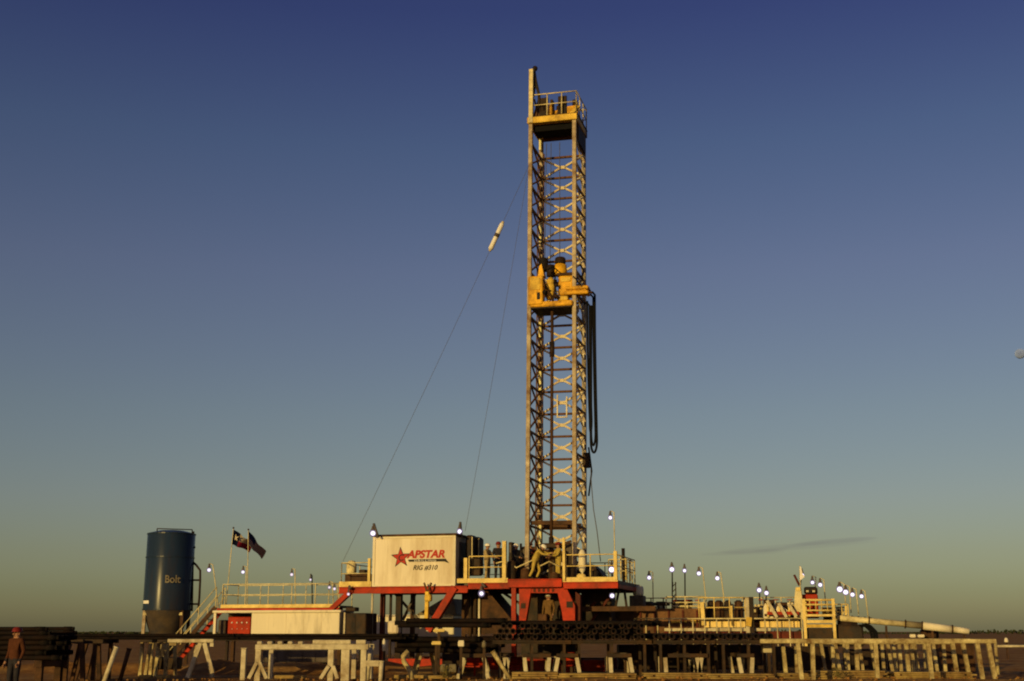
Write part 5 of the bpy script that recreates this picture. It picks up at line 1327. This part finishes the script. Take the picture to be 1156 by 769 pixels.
# the long pinkish catwalk rail in the middle right is part of the tank; loose things on the ground
def crate(label, r, Y, d, m, nm='crate', cat='crate'):
    t = thing(nm, label, cat, (pp((r[0] + r[2]) / 2, 750, Y).x, Y, 0))
    x0, x1 = pp(r[0], 750, Y).x, pp(r[2], 750, Y).x; z1 = pp(r[0], r[1], Y).z; z0 = max(-.02, pp(r[0], r[3], Y).z)
    MB().box(x0, x1, Y, Y + d, z0, z1, .03).build('body', m, t)
    n = max(2, int((x1 - x0) / .5))
    for i in range(n + 1):
        x = x0 + (x1 - x0) * i / n; MB().box(x - .035, x + .035, Y - .03, Y - .003, z0 + .02, z1 - .02).build('batten', m, t)
    return t
crate('long grey steel basket seen through the white stand', (297, 734, 369, 748), 52, 1.2, 'grey_machine', 'steel_basket', 'basket')
crate('low dark skid box behind the middle trestles', (500, 730, 540, 752), 53, 1.4, 'dark_machine', 'skid_box', 'box')
crate('dark tank skid behind the right trestles', (700, 728, 860, 756), 54, 1.6, 'dark_machine', 'tank_skid', 'tank')
crate('dark brown skid behind the nearest right rack', (880, 730, 940, 757), 54.5, 1.4, 'dark_machine', 'tank_skid', 'tank')
crate('dark brown bin behind the right end of the nearest rack', (1066, 726, 1100, 760), 55.5, 1.4, 'brown_steel', 'rusty_bin', 'bin')
crate('dark brown bin behind the rear right rack', (960, 733, 1000, 757), 56, 1.2, 'dark_machine', 'rusty_bin', 'bin')
crate('small dark box between the far left trestles', (170, 742, 200, 756), 52, .8, 'dark_machine')
def valve(label, px, Y, m='red_paint'):
    p = pp(px, 750, Y); t = thing('wellhead_valve', label, 'valve', (p.x, Y, 0))
    mb = MB(); mb.lathe((p.x, Y, 0), [(.3, 0), (.3, .1), (.16, .12), (.16, .3), (.3, .36), (.32, .6), (.16, .68), (.26, .74), (.26, .82), (0, .83)], 16); mb.build('valve_body', m, t)
    mb = MB(); mb.tube([(p.x - .55, Y, .48), (p.x + .55, Y, .48)], .13, 10); mb.build('flow_arm', m, t)
valve('squat red valve body under the V-door behind the trestles', 643, 50.6)
mb = MB(); mb.tube([(pp(527, 746, 51).x, 51, .55), (pp(590, 746, 51).x, 51, .55)], .17, 12); mb.box(pp(535, 746, 51).x, pp(537, 746, 51).x, 50.9, 51.1, 0, .39); mb.box(pp(580, 746, 51).x, pp(582, 746, 51).x, 50.9, 51.1, 0, .39)
tag(mb.build('red_pipe', 'red_paint'), 'red pipe lying low behind the middle trestles', 'pipe')
# boards and rubble on the bank
for (x0, x1, Y, lab) in ((445, 482, 47.2, 'pale plank lying on dirt beside the bent pipe'), (478, 515, 46.8, 'pale plank under the left A-frame trestle'), (310, 345, 47.0, 'pale timber below the white stand'), (157, 171, 47.2, 'short pale plank near the left trestles, left one'), (177, 192, 47.1, 'short pale plank near the left trestles, right one')):
    t = MB(); a = pp(x0, 758, Y).x; b = pp(x1, 758, Y).x; t.box(a, b, Y, Y + .25, .02, .14, .015); t.box(a + .1, a + .25, Y + .02, Y + .22, .0, .019)
    tag(t.build('plank', 'wood'), lab, 'plank')
def rig_mat(label, x0, x1, Y, ty, d, m, g):
    a, b = pp(x0, 760, Y).x, pp(x1, 760, Y).x; z = pp((x0 + x1) / 2, ty, Y).z
    t = thing('timber_mat', label, 'timber mat', ((a + b) / 2, Y + d / 2, 0), g)
    n = 4
    for k in range(n):
        z0 = -.05 + (z + .05) * k / n; z1 = -.05 + (z + .05) * (k + 1) / n - .012; e = random.uniform(-.12, .12); f = random.uniform(-.03, .03)
        MB().box(a + e, b + e + f, Y + f, Y + d, z0, z1, .015).build('timber', m, t)
    for x in (a + .35, b - .35): MB().tube([(x, Y - .06, z * .55), (x, Y + .02, z * .55)], .035, 8).build('bolt', 'brown_steel', t)
for x0, x1, Y, ty, lab in ((575, 627, 46.6, 758.5, 'weathered timber mat end below the crossing-legs trestle'), (633, 721, 46.4, 760, 'long weathered timber mat below the V-door'), (727, 802, 46.9, 759.5, 'timber mat below the V of legs trestle'), (800.5, 876, 46.7, 760.5, 'timber mat under the right end of the black pipes'),
                           (882, 914, 47.6, 760, 'short timber mat at the left foot of the near right rack'), (922, 1000, 48.0, 757, 'timber mat between the two right racks, left one'), (1006, 1100, 48.0, 758.5, 'timber mat between the two right racks, right one')):
    rig_mat(lab, x0, x1, Y, ty, .9, 'wood', 'timber mats along the racks')
def scrap(nm, label, r, Y, d, m, cat, shape='box'):
    a, b = pp(r[0], r[3], Y), pp(r[2], r[1], Y); t = thing(nm, label, cat, ((a.x + b.x) / 2, Y, a.z))
    if shape == 'box':
        MB().box(a.x, b.x, Y, Y + d, a.z, b.z, .02).build('body', m, t); MB().box(a.x + .02, b.x - .02, Y + .02, Y + d - .02, b.z + .002, b.z + .03).build('lid', m, t)
    else:
        c = (a + b) / 2; MB().tube([(c.x, Y, a.z), (c.x, Y, b.z)], (b.x - a.x) / 2, 10).build('body', m, t); MB().tube([(c.x, Y, b.z + .001), (c.x, Y, b.z + .05)], (b.x - a.x) * .3, 10).build('cap', m, t)
    MB().box((a.x + b.x) / 2 - .05, (a.x + b.x) / 2 + .05, Y + .02, Y + .12, 0, a.z - .002).build('stand', 'dark_machine', t)
scrap('cream_box', 'small cream box perched among dark pipes below the red brace', (517, 724, 524, 730), 47.3, .25, 'white_panel', 'box')
scrap('white_canister', 'slim white canister standing right of the white stand', (431.5, 723, 435.5, 735), 46.2, .2, 'white_panel', 'canister', 'tube')
scrap('tan_bucket', 'little tan bucket on a stand near the leaning pole', (544, 725, 549, 731), 47.2, .2, 'tarp', 'bucket', 'tube')
scrap('pale_plate', 'flat pale plate lit at the left end of black pipes', (487, 725, 498, 728), 46.9, .2, 'rail_yellow', 'plate')
scrap('yellow_strip_box', 'narrow yellow box lying between the upper and lower black pipes', (489, 711, 502, 713.5), 47.6, .15, 'rail_yellow', 'box')
scrap('red_drum', 'small dull red drum low behind the middle trestles', (638, 738, 652, 752), 50.2, .5, 'red_paint', 'drum', 'tube')
scrap('grey_toolbox', 'grey tool box under the right pipe ends', (700, 738, 712, 744), 49.5, .4, 'grey_machine', 'tool box')
scrap('pale_bundle', 'pale bundle of scrap beneath the left end of the near rack', (862, 727, 874, 737), 49.2, .5, 'rack_white', 'scrap')
scrap('tan_sack_pile', 'tan sacks heaped in the dark right of the bent pipe', (497, 751, 515, 759), 47.6, .5, 'tarp', 'sacks')

def bush(label, px, Y, s):
    c = Vector((pp(px, 755, Y).x, Y, 0)); mb = MB()
    for k in range(160):
        a = random.uniform(0, 2 * PI); e = random.uniform(.25, 1.4); d = Vector((math.cos(a) * math.cos(e), math.sin(a) * math.cos(e), math.sin(e)))
        q = c + d * random.uniform(.25, 1) * s; u = d.cross(Vector((0, 0, 1))).normalized() * .03
        mb.add([q - u, q + u, q + d * .16 * s + u * .2], [(0, 1, 2)])
    tag(mb.build('dry_bush', 'leaf_dry'), label, 'bush')
bush('tuft of dry weed among the planks left of centre', 503, 46.5, .5)
bush('dry weed tuft at the foot of the right rack', 945, 46.8, .4)

# dirt clods
mb = MB()
from mathutils import noise as NN
for k in range(260):
    x = random.uniform(-15, 20); y = 45.6 + random.gauss(0, .9); s = random.uniform(.02, .075)
    n0 = len(mb.v); mb.ball((x, y, .03 + (.08 * math.exp(-((y - 45.6) / .55) ** 2) if x > -1 else 0)), s, 6, 4, (1, random.uniform(.7, 1.3), .7), Matrix.Rotation(random.uniform(0, 3), 3, 'Z'))
tag(mb.build('gravel', 'dirt_ground'), 'loose clods of dirt along the low bank', 'dirt clods', kind='stuff')

# ================================================================== people
def person(label, at_frame, feet, heading, cloth, hat, H_=1.76, pose=None, legs_cloth=None, low_detail=False):
    """one skinned body; pose gives joints in metres for a 1.76 m person facing -y"""
    J = dict(pelvis=(0, 0, .96), waist=(0, 0, 1.12), chest=(0, -.01, 1.36), neck=(0, 0, 1.50), head=(0, -.02, 1.60), crown=(0, -.015, 1.70),
             sL=(.19, 0, 1.43), eL=(.25, .03, 1.16), wL=(.24, -.08, .92), hL=(.235, -.12, .83), sR=(-.19, 0, 1.43), eR=(-.25, .03, 1.16), wR=(-.24, -.08, .92), hR=(-.235, -.12, .83),
             pL=(.10, 0, .90), kL=(.12, -.03, .50), aL=(.12, .02, .10), tL=(.14, -.17, .045), pR=(-.10, 0, .90), kR=(-.12, -.03, .50), aR=(-.12, .02, .10), tR=(-.14, -.17, .045))
    if pose: J.update(pose)
    rad = dict(pelvis=.155, waist=.145, chest=.165, neck=.062, head=.098, crown=.075, sL=.078, eL=.052, wL=.036, hL=.038, sR=.078, eR=.052, wR=.036, hR=.038,
               pL=.105, kL=.07, aL=.055, tL=.045, pR=.105, kR=.07, aR=.055, tR=.045)
    E_ = [('pelvis', 'waist'), ('waist', 'chest'), ('chest', 'neck'), ('neck', 'head'), ('head', 'crown'), ('chest', 'sL'), ('sL', 'eL'), ('eL', 'wL'), ('wL', 'hL'), ('chest', 'sR'), ('sR', 'eR'), ('eR', 'wR'), ('wR', 'hR'),
          ('pelvis', 'pL'), ('pL', 'kL'), ('kL', 'aL'), ('aL', 'tL'), ('pelvis', 'pR'), ('pR', 'kR'), ('kR', 'aR'), ('aR', 'tR')]
    names = list(J); ix = {n: i for i, n in enumerate(names)}
    me = bpy.data.meshes.new('tmp'); me.from_pydata([J[n] for n in names], [(ix[a], ix[b]) for a, b in E_], [])
    ob = bpy.data.objects.new('tmp', me); COL.objects.link(ob)
    sk = ob.modifiers.new('s', 'SKIN'); ss = ob.modifiers.new('ss', 'SUBSURF'); ss.levels = 2; ss.render_levels = 2
    for i, n in enumerate(names):
        v = me.skin_vertices[0].data[i]; v.radius = (rad[n],) * 2; v.use_root = (n == 'pelvis')
    me.skin_vertices[0].data[ix['chest']].radius = (.19, .14)
    bpy.context.view_layer.update()
    dg = bpy.context.evaluated_depsgraph_get()
    bme = bpy.data.meshes.new_from_object(ob.evaluated_get(dg)); bpy.data.objects.remove(ob)
    mb = MB()
    V = [v.co.copy() for v in bme.vertices]; Fc = [list(p.vertices) for p in bme.polygons]
    hd, nk = Vector(J['head']), Vector(J['neck'])
    mats = [cloth, 'skin', legs_cloth or cloth, 'boot', 'eye_dark']
    seg = lambda c, a, b: ((c - Vector(J[a])).dot(Vector(J[b]) - Vector(J[a]))) / (Vector(J[b]) - Vector(J[a])).length_squared
    for f in Fc:
        c = sum((V[i] for i in f), Vector()) / len(f)
        mi = 0
        if (c - hd).length < .2 and seg(c, 'neck', 'head') > .05: mi = 1
        for s in 'LR':
            if (c - Vector(J['h' + s])).length < .085: mi = 1
            if (c - Vector(J['a' + s])).length < .13 or (c - Vector(J['t' + s])).length < .1: mi = 3
        if mi == 0 and c.z < J['pelvis'][2] + .02 and min((c - Vector(J[k])).length for k in ('pelvis', 'kL', 'kR', 'pL', 'pR')) < .32: mi = 2
        mb.cur = mi; mb.add([V[i] for i in f], [tuple(range(len(f)))], True)
    # face: nose, eyes, ears; hands: five fingers each
    fwd = Vector((0, -1, 0)); hdir = (Vector(J['crown']) - hd).normalized()
    if hdir.z < .95: fwd = (fwd - hdir * fwd.dot(hdir)).normalized()
    side = hdir.cross(fwd).normalized()
    mb.cur = 1; mb.ball(hd + fwd * .1 - hdir * .005, .022, 6, 5, (1, 1, 1.3))
    for s in (-1, 1): mb.ball(hd + side * .095 * s, .028, 6, 5, (.5, 1, 1.3))
    mb.cur = 4
    for s in (-1, 1): mb.ball(hd + fwd * .088 + side * .035 * s + hdir * .03, .014, 6, 5)
    mb.ball(hd + fwd * .086 - hdir * .05, .02, 6, 5, (1.4, .5, .35))
    mb.cur = 1
    for s, sg in (('L', 1), ('R', -1)):
        h = Vector(J['h' + s]); d = (h - Vector(J['w' + s])).normalized(); pr_ = d.cross(Vector((0, 0, 1)) if abs(d.z) < .9 else Vector((1, 0, 0))).normalized()
        nr = d.cross(pr_)
        for i in range(4):
            o = h + pr_ * ((i - 1.5) * .021); l = (.075, .088, .082, .062)[i]
            mb.tube([o, o + d * l * .6 + nr * .006, o + d * l + nr * .03], [.0105, .0095, .008], 6)
        mb.tube([h - d * .03 + pr_ * .035 * sg, h + d * .02 + pr_ * .06 * sg, h + d * .05 + pr_ * .06 * sg], [.012, .011, .009], 6)
    sc_ = H_ / 1.76
    FRAME[0] = at_frame @ Matrix.Translation(Vector(feet)) @ Matrix.Rotation(R(heading), 4, 'Z') @ Matrix.Scale(sc_, 4)
    # weld to one surface
    me = bpy.data.meshes.new('person'); 
    bm = bmesh.new()
    vv = [bm.verts.new(v) for v in mb.v]
    fl = []
    for f, mi in zip(mb.f, mb.mi):
        try: g = bm.faces.new([vv[i] for i in f]); g.material_index = mi; g.smooth = True
        except ValueError: pass
    bmesh.ops.remove_doubles(bm, verts=bm.verts, dist=.0008); bmesh.ops.recalc_face_normals(bm, faces=bm.faces)
    bm.to_mesh(me); bm.free()
    for k in mats: me.materials.append(MATS[k])
    o = bpy.data.objects.new('person', me); COL.objects.link(o); o.matrix_world = FRAME[0]; WM[o] = FRAME[0]
    tag(o, label, 'person')
    # hard hat
    hb = MB(); cen = hd + hdir * .055 - fwd * .005
    n = 16; prof = [(.128, 0), (.124, .05), (.1, .095), (.055, .122), (0, .128)]
    vs = []; fs = []
    for (r, z) in prof:
        for k in range(n): 
            t = 2 * PI * k / n; vs.append(cen + side * (r * .92 * math.cos(t)) + fwd * (r * 1.1 * math.sin(t)) + hdir * z)
    for i in range(len(prof) - 1):
        for k in range(n): fs.append((i * n + k, i * n + (k + 1) % n, (i + 1) * n + (k + 1) % n, (i + 1) * n + k))
    hb.add(vs, fs, True)
    br = [];
    for k in range(n):
        t = 2 * PI * k / n
        br.append(cen + side * (.12 * math.cos(t)) + fwd * (.14 * math.sin(t)) + hdir * .004)
    for k in range(n):
        t = 2 * PI * k / n; e = .195 if math.sin(t) > .2 else .155
        br.append(cen + side * (.145 * math.cos(t)) + fwd * (e * math.sin(t)) - hdir * .006)
    hb.add(br, [(k, (k + 1) % n, n + (k + 1) % n, n + k) for k in range(n)], True)
    hb.build('hard_hat', hat, o)
    return o
def floor_at(px, w): return (pp(px, 652, w).x, w, FZ - .008)
def place(px, w, z=None):
    FRAME[0] = RIG; return (pp(px, 640, w).x, w, (FZ - .008) if z is None else z)
reach = dict(eL=(.27, -.16, 1.18), wL=(.2, -.40, 1.12), hL=(.18, -.49, 1.10), eR=(-.27, -.16, 1.18), wR=(-.2, -.40, 1.12), hR=(-.18, -.49, 1.10))
person('person in tan coveralls and white hard hat behind the yellow rail, arms forward', RIG, place(550, -1.3), 75 - 0, 'cloth_tan', 'helmet_white', 1.74, reach)
person('person in dark jacket and red hard hat beside the yellow gate post', RIG, place(562.5, -.9), 35, 'cloth_dark', 'helmet_red', 1.84, None)
person('person in dark clothes and white hard hat between gate post and mast', RIG, place(582.5, -1.1), 60, 'cloth_dark', 'helmet_white', 1.72, reach)
person('person in maroon shirt and red hard hat at the left mast leg', RIG, place(598.5, -.1), -20, 'cloth_maroon', 'helmet_red', 1.84, None, 'cloth_dark')
bend = dict(pelvis=(.02, .1, .92), waist=(.0, .06, 1.06), chest=(0, -.1, 1.26), neck=(0, -.2, 1.36), head=(0, -.28, 1.42), crown=(0, -.33, 1.50),
            sL=(.19, -.13, 1.32), eL=(.24, -.38, 1.2), wL=(.18, -.6, 1.22), hL=(.16, -.69, 1.22), sR=(-.19, -.13, 1.32), eR=(-.24, -.36, 1.16), wR=(-.16, -.58, 1.12), hR=(-.14, -.67, 1.1),
            pL=(.11, .1, .87), kL=(.16, -.06, .48), aL=(.18, .16, .1), tL=(.2, -.02, .045), pR=(-.09, .1, .87), kR=(-.2, .12, .48), aR=(-.3, .3, .1), tR=(-.3, .12, .045))
person('person in yellow coveralls bending forward with legs apart at the drill pipe', RIG, place(606.5, -1.75), 80, 'cloth_yellow', 'helmet_white', 1.8, bend)
person('person in yellow coveralls reaching to the drill pipe by the right gate post', RIG, place(630.5, -1.3), -55, 'cloth_yellow', 'helmet_red', 1.74, reach)
person('person in tan clothes and white hard hat standing inside the red V-door', RIG, place(619, -1.2, 1.5), -10, 'cloth_drab', 'helmet_white', 1.86, None)
FRAME[0] = WORLD
q = pp(17.5, 740, 34.0)
person('person in orange jacket and red hard hat standing before the left edge pipes', WORLD, (q.x, 34.0, 0), -25, 'cloth_orange', 'helmet_red', 1.8, None, 'cloth_dark')
FRAME[0] = WORLD
